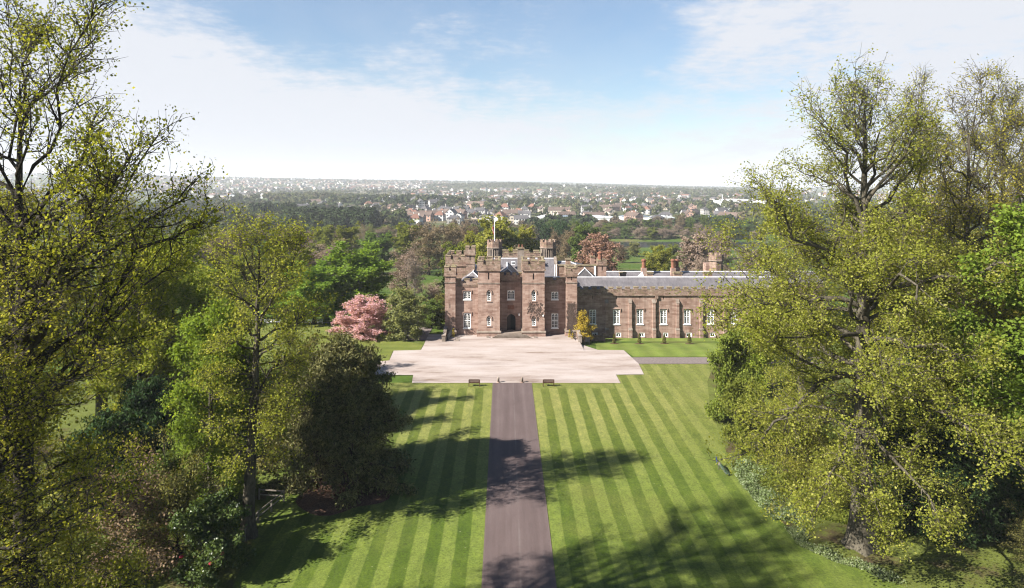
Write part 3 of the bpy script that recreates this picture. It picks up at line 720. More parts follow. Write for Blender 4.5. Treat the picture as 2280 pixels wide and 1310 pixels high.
gable('roof', PX(1025, 124.5), PX(1080, 124.5), 122.6, 137, 8.9, 10.45, 'y', 2.6, 0)
gable('roof', PX(1098, 124), PX(1161, 124), 122.9, 135, 9.3, 11.15, 'y', 1.6, 0)
mr = gable('roof', PX(1099, 134), PX(1234, 134), 130, 141.5, 9.0, PZ(575.5, 135.7), 'x')
gable('roof', PX(1243, 135), PX(1306, 135), 131.2, 141, 10.0, PZ(582.5, 136), 'x', 0, 3.2)
# dormer skylight
mb = MB(); mb.box(PX(1138, 132), PX(1147, 132), 131.6, 132.6, PZ(590, 132), PZ(583, 132)); sk = SB(mb, 'skylight', M['lead'], mr)
mb = MB()
for k in range(3): xk = PX(1139.3+k*2.6, 131.58); mb.box(xk, xk+.14, 131.585, 131.597, PZ(588.5, 131.6), PZ(584.2, 131.6))
SB(mb, 'skylight_pane', M['glass'], mr)
# gable copings at the main roof's right end and the white gutters
mb = MB(); xg = PX(1234.5, 134); zr_ = PZ(575.5, 135.7)
mb.add([(xg, 129.9, 8.8), (xg, 141.6, 8.8), (xg, 135.75, zr_+.35), (xg+.5, 129.9, 8.8), (xg+.5, 141.6, 8.8), (xg+.5, 135.75, zr_+.35)], [(0, 2, 1), (3, 4, 5), (0, 3, 5, 2), (2, 5, 4, 1), (0, 1, 4, 3)])
PB(mb, 'gable_wall', M['pale_stone'])
mb = MB(); mb.box(PX(1212.6, 122.2), PX(1247, 122.2), 122.2, 122.6, PZ(618.5, 122.2), PZ(616.5, 122.2)); SB(mb, 'gutter', M['lead'], body)
# chimneys
def chimney(px0, px1, y, top_py, z0, depth=.9, pots=0, stone='stone', mat2='pale_lichen'):
    x0, x1 = PX(px0, y), PX(px1, y); zt = PZ(top_py, y); mb = MB()
    mb.box(x0, x1, y, y+depth, z0, zt-.3); mb.box(x0-.12, x1+.12, y-.12, y+depth+.12, zt-.3, zt-.1, 1); mb.box(x0-.03, x1+.03, y-.03, y+depth+.03, zt-.1, zt, 1)
    for k in range(pots):
        mb.ngon(x0+(k+.5)*(x1-x0)/pots, y+depth/2, [(zt, .16), (zt+.35, .14), (zt+.4, .17), (zt+.5, .15)], 8, mi=2)
    return SB(mb, 'chimney', [M[stone], M[mat2], M['terracotta']], body)
def round_stack(pxc, y, r, top_py, z0):
    xc = PX(pxc, y); zt = PZ(top_py, y); mb = MB()
    mb.box(xc-r*1.25, xc+r*1.25, y-r*1.25, y+r*1.25, z0-3, z0+.9, 1)
    mb.ngon(xc, y, [(z0+.9, r*1.15), (z0+1.1, r), (zt-.55, r*.95), (zt-.5, r*1.18), (zt-.3, r*1.32), (zt-.14, r*1.3), (zt-.1, r*.9), (zt, r*.8)], 10, .2, mi=0)
    return SB(mb, 'chimney', [M['terracotta'], M['stone']], body)
chimney(1152.5, 1167, 131, 551.5, 8.5, 1.2, 2, 'pale_stone')
chimney(1085, 1094, 130, 582, 8.5, .8, 1, 'pale_stone')
chimney(1097, 1101, 129, 581, 8.5, .5, 0, 'stone_old')
chimney(1260, 1270.5, 131, 576, 9, .9, 0, 'rubble')
chimney(1316, 1324, 132, 570, 8, .9, 1)
# rubble side wall, corner turret with a round stack
y = 130.
mb = MB(); mb.box(PX(1241, y), PX(1331, y), y, y+1.1, 0, PZ(593, y)); rub = PB(mb, 'rubble_wall', M['rubble'])
mb = MB(); mb.box(PX(1240, y), PX(1331, y)-.1, y-.12, y+1.22, PZ(593, y), PZ(590.5, y)); SB(mb, 'coping', M['pale_lichen'], rub)
mb = MB(); mb.box(PX(1241, y), PX(1331, y)-.3, y+1.12, y+11, 0, 9.9); SB(mb, 'side_block', M['rubble'], rub)
for px in (1235.5, 1239, 1323.5, 1326):
    mb = MB(); xp = PX(px, y); mb.bar((xp, y-.14, PZ(592.5 if px > 1300 else 589, y)), (xp, y-.14, PZ(618, y)), .075, 6); SB(mb, 'drainpipe', M['pale_pipe'] if 'pale_pipe' in M else M['lead'], rub)
x0, x1 = PX(1331, y), PX(1349.5, y); zc = PZ(588, y)
mb = MB(); mb.box(x0, x1, y-.3, y+1.7, 0, zc-.2); kt = PB(mb, 'stair_turret', M['stone'])
SB(battlement(x0, x1, y-.3, y+1.7, zc, PZ(583, y), PZ(578.5, y)-.2, .5, .42, t=.28, seed=11, over=.05), 'battlement', [M['stone_old'], M['pale_lichen']], kt)
mb = MB(); xm = (x0+x1)/2; mb.box(xm-.08, xm+.08, y-.312, y-.304, PZ(602, y), PZ(593, y)); SB(mb, 'arrow_slit', M['void'], kt)
mb = MB(); xc = PX(1337, y); mb.ngon(xc, y+.7, [(zc, .4), (PZ(567, y), .36), (PZ(565.5, y), .5), (PZ(563.5, y), .52), (PZ(561, y), .2)], 10); SB(mb, 'chimney', M['terracotta'], kt)
# ---------------- the long side range
YW = 123.8; gw = -.98; xe = 50.0; xw = PX(1285, YA)+.02
centres = [1320+52.45*k for k in range(12)]
holes = []; wins = []; bas = []; slits = []
for c in centres:
    if PX(c, YW) > xe-1.5: break
    wins.append((PX(c-7.3, YW), PX(c+7.3, YW), PZ(722, YW), PZ(690, YW)))
    bas.append((PX(c-1.5, YW), PX(c+10.5, YW), gw+.08, PZ(741, YW)))
    slits.append((PX(c-.8, YW), PX(c+.8, YW), PZ(667, YW), PZ(658.5, YW)))
zc = PZ(655.5, YW)
rng_wall = PB(shell(xw, xe, YW, 128, gw-.4, zc-.24, wins+bas+slits), 'range_wall', M['stone'])
for h in wins: make_window(None, *h, YW, 'two', True)
for h in bas: make_window(None, *h, YW, 'base', True, hood=False)
for h in slits: slit_part(rng_wall, (h[0]+h[1])/2, h[2], h[3], YW, h[1]-h[0])
SB(battlement(xw+.12, xe, YW, 128.5, zc, PZ(645.5, YW), PZ(638.5, YW)-.2, .84, .64, sides='f', seed=12, over=.14), 'battlement', [M['stone_old'], M['pale_lichen']], rng_wall)
mb = MB(); mb.box(xw, xe, YW+.3, YW+.9, zc+.01, PZ(647, YW)); SB(mb, 'gutter', M['lead'], rng_wall)
for k in range(len(wins)):
    pb = 1347.2+52.55*k
    if PX(pb, YW) > xe-1: break
    x0, x1 = PX(pb, YW), PX(pb+6.6, YW); zt = PZ(668, YW); zs = PZ(730, YW); mb = MB()
    mb.box(x0, x1, YW-.34, YW-.003, zs, zt-.55); mb.prism_x([(YW-.38, zt-.55), (YW-.003, zt-.55), (YW-.003, zt+.12)], x0-.04, x1+.04, 1)
    mb.box(x0-.05, x1+.05, YW-.5, YW-.003, gw-.3, zs-.35); mb.prism_x([(YW-.53, zs-.35), (YW-.003, zs-.35), (YW-.003, zs), (YW-.34, zs)], x0-.08, x1+.08, 1)
    PB(mb, 'buttress', [M['stone'], M['pale_stone']])
for px in (1461.5, 1357):
    mb = MB(); xp = PX(px, YW); mb.bar((xp, YW-.13, gw), (xp, YW-.13, zc-.6), .085, 6); mb.box(xp-.26, xp+.26, YW-.30, YW-.004, zc-.75, zc-.3)
    if px > 1400: PB(mb, 'drainpipe', M['stone_old'])
wr = gable('roof', xw+.05, xe+.3, YW+.9, 133.2, 7.25, PZ(618.8, 128), 'x')
gable('roof', PX(1350, 138), 62, 135.8, 144.5, 7.0, PZ(605, 140), 'x')
mb = MB(); mb.box(PX(1350, 138), 62, 136.0, 144.3, gw-1, 6.99); PB(mb, 'rear_range_wall', M['stone_old'])
gable('roof', PX(1277, 130), PX(1326, 130)-.1, 128.9, 129.7, PZ(617, 129.3)-.3, PZ(597, 129.3), 'y', 0, 0, True)
chb = body
round_stack(1433.3, 138.5, .40, 577, PZ(607, 138.5)); round_stack(1498.5, 138.5, .37, 577, PZ(607, 138.5)); round_stack(1507, 139.3, .37, 577, PZ(607, 138.5))
for a, b in ((1380.5, 1394), (1440.5, 1454), (1501, 1519), (1568, 1586)): chimney(a, b, 133.6, 606, 5.5, .9, 0, 'stone_old')
for c, w in ((1428, 10),):
    y = 133.9; mb = MB(); zb = PZ(618, y); zt = PZ(606, y); x0, x1 = PX(c-w*1.1, y), PX(c+w, y); xm = PX(c+4, y)
    mb.add([(x0, y, zb-.8), (x1, y, zb-.8), (x1, y+1.8, zb-.8), (x0, y+1.8, zb-.8), (xm, y+.9, zt)], [(0, 1, 4), (1, 2, 4), (2, 3, 4), (3, 0, 4)]); SB(mb, 'roof_lantern', M['lead'], wr)
t4, xo4, zo4 = octagon(1594.5, 150, 1.5, 563.5, 'octagonal_tower', False)
mb = MB(); mb.box(PX(1574, 151), PX(1600, 151), 151.8, 154, 0, PZ(588, 151)); SB(mb, 'turret_base', M['stone'], t4)

# flagpoles on the palace towers
fp = empty('flagpole', (xo1, 142.0, zo1-.9), 'white flagpole with a red and white flag hanging limp on the left octagonal tower', 'flagpole')
mb = MB(); mb.ngon(0, 0, [(0, .12), (zo1*0+PZ(489, 142)-zo1+.9, .06)], 8); mb.ngon(0, 0, [(PZ(489, 142)-zo1+.9, .1), (PZ(489, 142)-zo1+1.05, .04)], 8)
mb.build('pole', M['white'], fp)
def flag_mat():
    m, nt, out = new_mat('flag_cloth'); ge = N(nt, 'ShaderNodeNewGeometry'); f = noise(nt, pos(nt), 2.3, 1)
    bsdf(nt, out, ramp(nt, f, [(.46, (.75, .70, .68)), (.5, (.55, .10, .09))]), .8); return m
vs = []; fs = []; top = PZ(495, 142)-zo1+.9; n = 7; mrows = 9
for r_ in range(mrows):
    for c in range(n):
        s = c/(n-1); z = top-(2.0*r_/(mrows-1))-.55*s; vs.append((-.07-.42*s*(.6+.4*math.sin(r_*.5)), -.10*math.sin(s*9+r_*.35)*s**.5, z))
for r_ in range(mrows-1):
    for c in range(n-1): a = r_*n+c; fs.append((a, a+1, a+n+1, a+n))
mb = MB(); mb.add(vs, fs); mb.build('flag', flag_mat(), fp, True)
mb = MB(); mb.ngon(xo4, 150, [(zo4-.9, .05), (PZ(531, 150), .03)], 6); tag(mb.build('flagpole', M['iron']), 'thin bare grey flagpole on the far right octagonal turret', 'flagpole')
# ------------------------------------------------------------------ trees
def norm(v): return v/np.maximum(np.linalg.norm(v, axis=-1, keepdims=True), 1e-9)
def tubes(P, R, k):
    """P (N,n,3) polylines, R (N,n) radii -> verts, quads"""
    Nn, n, _ = P.shape
    T = np.gradient(P, axis=1); T = norm(T)
    ref = np.where(np.abs(T[..., 2:3]) > .9, np.array([1., 0, 0]), np.array([0, 0, 1.]))
    U = norm(np.cross(T, ref)); V = np.cross(T, U)
    a = 2*PI*np.arange(k)/k
    ring = P[:, :, None, :]+R[:, :, None, None]*(U[:, :, None, :]*np.cos(a)[None, None, :, None]+V[:, :, None, :]*np.sin(a)[None, None, :, None])
    verts = ring.reshape(-1, 3)
    b = (np.arange(Nn)[:, None, None]*n+np.arange(n-1)[None, :, None])*k
    i = np.arange(k)[None, None, :]; j = (i+1) % k
    q = np.stack([b+i, b+j, b+k+j, b+k+i], -1).reshape(-1, 4)
    return verts, q
def interp_poly(P, idx, s):
    """points and tangents at fraction s along polylines idx"""
    n = P.shape[1]; f = np.clip(s, 0, .9999)*(n-1); i = f.astype(int); w = (f-i)[:, None]
    a = P[idx, i]; b = P[idx, i+1]
    return a*(1-w)+b*w, norm(b-a)
def rand_dir(rng, n):
    v = rng.normal(size=(n, 3)); return norm(v)

def grow(seed, H, r0, h0, crown, nl, nsub, ntw, leaf_n, leaf_s, sigma, elev=(5, 65), droop=.25, lean=(0, 0), wob=.02, twig=1.4,
         sublen=.42, flare=.5, trunk_vis=1.0, leaf_aspect=.6, limbs_extra=(), tri=False, top_sub=True, hang=0.0, flat=.35, twr=.014):
    rng = np.random.default_rng(seed)
    # trunk
    n = 24; t = np.linspace(0, 1, n)**1.35
    w = np.cumsum(rng.normal(0, wob*H/n*3, (n, 2)), 0); w -= w[0]; w *= (t[:, None])**.6
    TP = np.stack([w[:, 0]+lean[0]*t, w[:, 1]+lean[1]*t, t*H], -1)
    TR = r0*(1-t*.97)**.85*(1+flare*np.exp(-t*H/1.1)); TR[0] *= 1.05
    V, Q = tubes(TP[None], TR[None], 20)
    Vr = V.reshape(n, 20, 3); aa = 2*PI*np.arange(20)/20; zz = (t*H)[:, None]
    ridge = 1+(.16*np.cos(5*aa+seed)+.07*np.cos(8*aa+2*seed))[None]*np.exp(-zz/1.6)+.05*np.cos(7*aa+seed)[None]
    V = (TP[:, None]+(Vr-TP[:, None])*ridge[..., None]).reshape(-1, 3); allV = [V]; allQ = [Q]; off = len(V)
    # root flare ridges
    def trunk_at(tt):
        x = np.interp(tt, t, TP[:, 0]); y = np.interp(tt, t, TP[:, 1]); return np.stack([x, y, tt*H], -1), np.interp(tt, t, TR)
    # limbs
    s = (np.arange(nl)+rng.uniform(.1, .9, nl))/nl
    tl = h0+(0.985-h0)*s**.9
    B, br = trunk_at(tl)
    az = np.arange(nl)*2.39996+rng.uniform(-.5, .5, nl)
    el = np.radians(elev[0]+(elev[1]-elev[0])*s**1.2+rng.normal(0, 9, nl))
    cr = np.array([crown((a-h0)/(1-h0), z) for a, z in zip(tl, az)])*rng.uniform(.72, 1.12, nl)
    ns = 8; ss = np.linspace(0, 1, ns)
    Ln = cr/np.maximum(np.cos(el), .45)
    Dh = np.stack([np.cos(az), np.sin(az), np.zeros(nl)], -1)
    horiz = Ln[:, None]*np.cos(el)[:, None]*ss[None]
    vert = Ln[:, None]*(np.sin(el)[:, None]*ss[None]+ (-droop*(1-s)[:, None]*ss[None]**2) + .12*ss[None]**2*s[:, None])
    jit = np.cumsum(rng.normal(0, 1, (nl, ns, 3)), 1)*(Ln[:, None, None]*.034); jit[:, 0] = 0
    LP = B[:, None, :]+horiz[..., None]*Dh[:, None, :]+vert[..., None]*np.array([0, 0, 1.])+jit
    LR = (np.minimum(br*.62, .018*Ln+.03))[:, None]*(1-ss[None]*.86)
    for (tb, azx, elx, lx, rx) in limbs_extra:      # named big limbs
        b, rr = trunk_at(np.array([tb])); d = np.array([math.cos(azx), math.sin(azx), 0])
        p = b[0][None]+np.outer(lx*math.cos(elx)*ss, d)+np.outer(lx*(math.sin(elx)*ss+.10*ss**2), [0, 0, 1.])
        j2 = np.cumsum(rng.normal(0, 1, (ns, 3)), 0)*lx*.034; j2[0] = 0
        LP = np.concatenate([LP, (p+j2)[None]]); LR = np.concatenate([LR, (rx*(1-ss*.85))[None]]); Ln = np.append(Ln, lx)
    LP[..., 2] = np.maximum(LP[..., 2], .6)
    V, Q = tubes(LP, LR, 6); allV.append(V); allQ.append(Q+off); off += len(V)
    nL = len(LP)
    # secondary branches
    per = np.maximum(2, np.round(nsub*np.clip(Ln/np.mean(Ln), .45, 1.8))).astype(int)
    idx = np.repeat(np.arange(nL), per); m = len(idx)
    f = rng.uniform(.16, 1.0, m)**.8
    b, tg = interp_poly(LP, idx, f)
    d = norm(tg*.75+rand_dir(rng, m)*.85*np.array([1, 1, .75])+np.array([0, 0, .12]))
    sl = sublen*Ln[idx]*(1.05-.55*f)*rng.uniform(.55, 1.15, m)
    sl = np.clip(sl, .5, 5.5)
    ns2 = 5; s2 = np.linspace(0, 1, ns2)
    jit = np.cumsum(rng.normal(0, 1, (m, ns2, 3)), 1)*(sl[:, None, None]*.06); jit[:, 0] = 0
    SP = b[:, None]+d[:, None]*(sl[:, None]*s2[None])[..., None]+jit+np.array([0, 0, 1.])*((.16-hang)*sl[:, None]*s2[None]**2)[..., None]
    SP[..., 2] = np.maximum(SP[..., 2], .35)
    SR = (np.minimum(.012*sl+.012, .06))[:, None]*(1-s2[None]*.8)
    V, Q = tubes(SP, SR, 4); allV.append(V); allQ.append(Q+off); off += len(V)
    # leader tip branches
    # twigs
    idx3 = np.repeat(np.arange(m), ntw); k3 = len(idx3)
    f3 = rng.uniform(.15, 1.0, k3)
    b3, t3 = interp_poly(SP, idx3, f3)
    d3 = norm(t3*.6+rand_dir(rng, k3)+np.array([0, 0, .15-hang]))
    l3 = twig*rng.uniform(.4, 1.1, k3)
    s3 = np.array([0, .5, 1.])
    j3 = rng.normal(0, .08, (k3, 3, 3))*l3[:, None, None]; j3[:, 0] = 0
    WP = b3[:, None]+d3[:, None]*(l3[:, None]*s3[None])[..., None]+j3-np.array([0, 0, 1.])*(hang*.6*l3[:, None]*s3[None]**2)[..., None]
    WR = np.broadcast_to(np.array([1., .7, .35])*twr, (k3, 3))
    V, Q = tubes(WP, WR, 3); allV.append(V); allQ.append(Q+off); off += len(V)
    wood = (np.concatenate(allV), np.concatenate(allQ))
    # leaves along the twigs
    nn = rng.poisson(leaf_n, k3)
    # thin some sprays out so that gaps stay
    nn = (nn*np.clip(rng.normal(1, .45, k3), 0, 2)).astype(int)
    li = np.repeat(np.arange(k3), nn); q = len(li)
    fl = rng.uniform(.15, 1.08, q)
    c, _ = interp_poly(WP, li, np.clip(fl, 0, .999))
    c = c+rng.normal(0, sigma, (q, 3))*np.array([1, 1, .75])
    c[:, 2] = np.maximum(c[:, 2], .15)
    return wood, c, rng
def leaf_quads(c, rng, size, aspect=.6, up=.6, droop=0, spread=.35, tri=False):
    q = len(c)
    nrm = norm(rand_dir(rng, q)+np.array([0, 0, up]))
    a = norm(np.cross(nrm, rand_dir(rng, q))); 
    if droop: a = norm(a+np.array([0, 0, -droop])); 
    b = norm(np.cross(nrm, a))
    s = size*rng.uniform(1-spread, 1+spread, q)[:, None]
    if tri:
        v = np.stack([c-a*s*.5-b*s*aspect*.6, c+a*s*.7, c-a*s*.4+b*s*aspect*.7], 1); return v.reshape(-1, 3)
    v = np.stack([c-a*s*.5, c+b*s*aspect*.5-a*s*.05, c+a*s*.55, c-b*s*aspect*.5-a*s*.05], 1)
    return v.reshape(-1, 3)
def thin_top(c, rng, z0, z1, keep, core=.36):
    k = 1-(1-keep)*np.clip((c[:, 2]-z0)/(z1-z0), 0, 1)
    # the inside of the crown is mostly bare wood
    zi = np.clip(c[:, 2]/c[:, 2].max()*12, 0, 11.99).astype(int); rr = np.hypot(c[:, 0], c[:, 1])
    lim = np.array([np.percentile(rr[zi == i], 92) if (zi == i).sum() > 20 else 1. for i in range(12)])[zi]
    k = k*np.clip(.12+.88*(rr/lim-.13)/core, .12, 1)
    return c[rng.uniform(0, 1, len(c)) < k]
class Proto:
    pass
PROTO = {}
def make_proto(key, wood, leaves, k, bark, leaf, H, R):
    print(key, len(leaves)//k); p = Proto(); Lz = leaves.reshape(-1, 3); p.H = float(np.percentile(Lz[:, 2], 99.3)); p.R = float(np.percentile(np.hypot(Lz[:, 0], Lz[:, 1]), 94))
    p.trunk = fast_mesh('trunk', wood[0], 4, bark, True, wood[1]) if wood is not None else None
    p.crown = fast_mesh('crown', leaves, k, leaf); p.leaf = leaf
    PROTO[key] = p; return p
def put_tree(key, name, x, y, sxy, sz, rz, label, cat='tree', group=None, leaf=None, bark=None, z=None, tilt=0, crown_name='crown'):
    p = PROTO[key]
    e = empty(name, (x, y, (gz(x, y) if z is None else z)-.05), label, cat, group, rz)
    e.scale = (sxy, sxy, sz); e.rotation_euler = (0, tilt, rz)
    obs = []
    if p.trunk is not None: obs.append((link('trunk', p.trunk, e), bark))
    obs.append((link(crown_name, p.crown, e), leaf))
    for o, m in obs:
        if m is not None:
            o.material_slots[0].link = 'OBJECT'; o.material_slots[0].material = m
    return e
# foliage colours
LF = {}
LF['lime'] = leaf_mat('lime_leaves', (.19, .21, .03), (.36, .366, .06), .5, .22, (.45, .43, .12))
LF['lime_gold'] = leaf_mat('golden_lime_leaves', (.22, .23, .03), (.40, .385, .055), .45, .2, (.48, .45, .09))
LF['olive'] = leaf_mat('olive_young_leaves', (.15, .165, .022), (.31, .31, .042), .5, .22, (.40, .39, .08))
LF['syc'] = leaf_mat('sycamore_leaves', (.17, .225, .025), (.33, .375, .05), .42, .2, (.42, .42, .09))
LF['syc_fresh'] = leaf_mat('fresh_sycamore_leaves', (.15, .235, .035), (.27, .375, .06), .45, .18)
LF['yew'] = leaf_mat('yew_needles', (.085, .088, .038), (.25, .23, .10), .16, .25)
LF['conifer'] = leaf_mat('dark_conifer_needles', (.024, .050, .022), (.075, .125, .040), .15, .3)
LF['laurel'] = leaf_mat('laurel_leaves', (.05, .09, .022), (.13, .18, .045), .25, .25, None, .025)
LF['scrub'] = leaf_mat('olive_scrub_leaves', (.12, .125, .035), (.27, .255, .085), .3, .3)
LF['brown'] = leaf_mat('bare_brown_twigs', (.17, .125, .075), (.33, .245, .15), .2, .25)
LF['mauve'] = leaf_mat('mauve_bare_twigs', (.27, .20, .155), (.46, .35, .275), .2, .2)
LF['copper'] = leaf_mat('copper_beech_leaves', (.27, .15, .115), (.46, .27, .215), .28, .25)
LF['pink'] = leaf_mat('pink_blossom', (.66, .36, .42), (.90, .63, .68), .4, .15, (.46, .22, .24))
LF['grey'] = leaf_mat('grey_green_leaves', (.20, .215, .075), (.37, .37, .16), .38, .2)
LF['moss'] = leaf_mat('moss_green_leaves', (.14, .175, .03), (.28, .31, .06), .4, .22)
LF['deep'] = leaf_mat('deep_green_leaves', (.085, .13, .03), (.18, .24, .055), .3, .25)
LF['gold'] = leaf_mat('golden_leaves', (.40, .30, .035), (.62, .48, .08), .35, .2)
LF['fern'] = leaf_mat('pale_ground_leaves', (.13, .19, .065), (.27, .34, .14), .35, .25, (.38, .43, .27))

# ---- the great lime on the right
def big_crown(t, az):
    # wide low skirt, narrowing to a thin top; reaches further to the left (-x) low down
    base = np.interp(t, [0, .1, .25, .45, .6, .75, .86, .94, 1.0], [3.8, 7.0, 12.0, 11.2, 7.8, 5.0, 3.4, 1.8, .7])
    return base*(1+.10*math.cos(az-PI))
wood, c, rng = grow(11, 36.0, .86, .15, big_crown, 70, 16, 6, 29, .2, .28, elev=(-2, 70), droop=.50, wob=.010, twig=1.5, flare=.62, twr=.019, sublen=.38,
                    limbs_extra=[(.46, PI*.90, .62, 12.0, .22), (.60, PI*1.03, .78, 10.5, .2), (.66, .1, .95, 8.5, .17), (.36, PI*1.06, .45, 12.5, .2), (.3, -.4, .45, 9, .18), (.33, -1.7, .3, 8, .18), (.5, -2.3, .6, 9, .18)])
make_proto('lime_great', wood, leaf_quads(thin_top(c, rng, 21, 35, .26), rng, .145, .8, .5, 0, .5), 4, M['bark'], LF['lime'], 36, 11)
# ---- tall limes behind it, thin and open
def tall_crown(t, az): return float(np.interp(t, [0, .15, .5, .7, .85, 1], [4.2, 5.6, 5.8, 5.2, 4.0, 1.4]))
wood, c, rng = grow(23, 33, .62, .22, tall_crown, 46, 13, 6, 12.5, .2, .32, elev=(8, 70), droop=.25, wob=.012, twig=1.4, twr=.019,
                    limbs_extra=[(.52, 2.6, 1.05, 11, .22), (.6, .3, 1.0, 9, .18)])
make_proto('lime_tall', wood, leaf_quads(thin_top(c, rng, 15, 31, .34), rng, .16, .8, .5, 0, .5), 4, M['bark'], LF['lime_gold'], 33, 5.8)
# ---- old tree at the far left with dark sweeping limbs
def old_crown(t, az): return float(np.interp(t, [0, .2, .5, .75, .9, 1], [4.6, 5.6, 8.0, 6.8, 4.6, 1.8]))*(1+.12*math.cos(az+.2))
wood, c, rng = grow(37, 36, .80, .18, old_crown, 54, 15, 6, 11.5, .2, .33, elev=(14, 60), droop=.18, wob=.020, twig=1.4, twr=.02,
                    limbs_extra=[(.52, .08, .55, 13.0, .30), (.60, -.2, .80, 11.5, .26), (.68, .15, .98, 9.5, .2), (.55, 1.3, .7, 10, .22), (.6, 2.6, .8, 9, .2), (.45, -1.3, .55, 8, .2)])
make_proto('old_tree', wood, leaf_quads(thin_top(c, rng, 18, 36, .75), rng, .15, .8, .5, 0, .5), 4, M['bark_dark'], LF['olive'], 36, 10.5)
# ---- slim lime left of the drive
def slim_crown(t, az): return float(np.interp(t, [0, .2, .45, .7, .88, 1], [3.0, 4.4, 5.0, 4.2, 2.4, .9]))
wood, c, rng = grow(41, 26.3, .55, .24, slim_crown, 42, 13, 6, 12.5, .2, .32, elev=(8, 66), droop=.28, wob=.018, twig=1.4, lean=(1.1, 0), flare=.6,
                    limbs_extra=[(.42, .15, 1.2, 11, .24), (.5, 2.8, .8, 6.5, .16), (.36, -.5, .55, 5, .15)])
make_proto('lime_slim', wood, leaf_quads(thin_top(c, rng, 14, 26, .6), rng, .16, .8, .5, 0, .5), 4, M['bark'], LF['lime'], 27.5, 6)
# ---- sycamores: dense leafy tufts
def syc_crown(t, az): return float(np.interp(t, [0, .25, .6, .85, 1], [4.2, 5.6, 5.3, 3.6, 1.6]))
wood, c, rng = grow(53, 19, .45, .22, syc_crown, 34, 9, 5, 26, .2, .38, elev=(10, 68), droop=.15, twig=1.1, lean=(.3, .2))
make_proto('sycamore', wood, leaf_quads(c, rng, .24, .85, 1.0, .2), 4, M['bark'], LF['syc'], 19, 5.6)
def high_crown(t, az): return float(np.interp(t, [0, .2, .6, .85, 1], [3.6, 4.6, 4.3, 3.0, 1.2]))
wood, c, rng = grow(57, 22, .45, .56, high_crown, 30, 10, 5, 26, .2, .36, elev=(-5, 62), droop=.2, twig=1.0)
make_proto('sycamore_high', wood, leaf_quads(c, rng, .24, .85, 1.0, .2), 4, M['bark'], LF['syc_fresh'], 22, 4.6)
def nar_crown(t, az): return float(np.interp(t, [0, .2, .6, .85, 1], [3.0, 3.8, 3.7, 2.6, 1.0]))
wood, c, rng = grow(59, 16, .40, .08, nar_crown, 36, 9, 5, 24, .2, .34, elev=(5, 60), droop=.2, twig=1.0, lean=(-.3, .1))
make_proto('sycamore_narrow', wood, leaf_quads(c, rng, .22, .85, 1.0, .2), 4, M['bark'], LF['syc_fresh'], 16, 3.8)
# ---- yews and dark conifers: tiers of drooping sprays, several leaders
def conifer(seed, H, R, nl, leaf, leaders=4, size=.26, key='yew', blunt=.55, n=14, bark_='bark_red', hang=.25):
    def cc(t, az): return R*(1-t)**blunt*float(np.interp(t, [0, .12, 1], [.75, 1, 1]))
    w0, c0, rng = grow(seed, H, .40, .05, cc, nl, 10, 4, n, .2, .22, elev=(-8, 45), droop=.30, wob=.008, twig=.9, sublen=.34, hang=hang)
    cs = [c0]; rg = np.random.default_rng(seed+1); V = [w0[0]]; Q = [w0[1]]; off = len(w0[0])
    for k in range(leaders):
        a = 2*PI*k/leaders+rg.uniform(-.4, .4); r = R*rg.uniform(.25, .5); h = H*rg.uniform(.42, .68)
        def c2(t, az): return R*.40*(1-t)**.7
        w1, c1, _ = grow(seed+10+k, h, .14, .08, c2, max(12, nl//4), 8, 4, n, .2, .20, elev=(0, 50), droop=.25, twig=.75, sublen=.4, hang=hang)
        o = np.array([r*math.cos(a), r*math.sin(a), H*.93-h*rg.uniform(.95, 1.22)])
        cs.append(c1+o); V.append(w1[0]+o); Q.append(w1[1]+off); off += len(w1[0])
    c = np.concatenate(cs)
    return make_proto(key, (np.concatenate(V), np.concatenate(Q)), leaf_quads(c, rng, size, .36, .2, .75, .4), 4, M[bark_], LF[leaf], H, R)
conifer(61, 12.4, 6.6, 92, 'yew', 9, .30, 'yew', .66, 11, hang=.34)
conifer(67, 10, 4.6, 64, 'conifer', 5, .34, 'dark_yew', .45, 15)
# ---- shrubs
def shrub(key, seed, H, R, leaf, size, nl=26, n=16, bark_='bark_dark', elev=(5, 80), sigma=.2, aspect=.7, up=.6, ntw=4, sub=7):
    def cc(t, az): return R*float(np.interp(t, [0, .3, .7, 1], [.9, 1, .8, .45]))
    w0, c0, rng = grow(seed, H*.82, .10, .02, cc, nl, sub, ntw, n, .2, sigma, elev=elev, droop=.1, twig=.55, sublen=.4, flare=.2)
    return make_proto(key, w0, leaf_quads(c0, rng, size, aspect, up), 4, M[bark_], LF[leaf], H, R)
shrub('laurel', 71, 4.0, 2.8, 'laurel', .22, 30, 22)
shrub('scrub', 73, 4.2, 2.8, 'scrub', .15, 30, 12, sigma=.25)
shrub('bush', 79, 3.2, 2.4, 'moss', .18, 26, 20)
shrub('cherry', 83, 6.6, 4.8, 'pink', .26, 44, 17, sigma=.26, ntw=5, sub=8)
# ---- medium distance trees
def mid(key, seed, H, R, shape, leaf, size, nl, n, h0=.2, bark_='bark_dark', elev=(5, 70), sigma=.35, ntw=4, r0=.38, twr=.03, nsub=8):
    xs_, ys_ = zip(*shape)
    def cc(t, az): return R*float(np.interp(t, xs_, ys_))
    w0, c0, rng = grow(seed, H*.94, r0, h0, cc, nl, nsub, ntw, n, .3, sigma, elev=elev, droop=.15, twig=1.3, tri=True, twr=twr)
    return make_proto(key, w0, leaf_quads(c0, rng, size, .9, .7, 0, .35, True), 3, M[bark_], LF[leaf], H, R)
DOME = [(0, .8), (.25, 1), (.6, .95), (.85, .65), (1, .3)]
TALL = [(0, .6), (.3, .9), (.6, 1), (.85, .75), (1, .3)]
mid('m_dome', 101, 14, 6.2, DOME, 'moss', .48, 34, 13, .16)
mid('m_dome2', 103, 13, 6.4, DOME, 'deep', .48, 34, 15, .14)
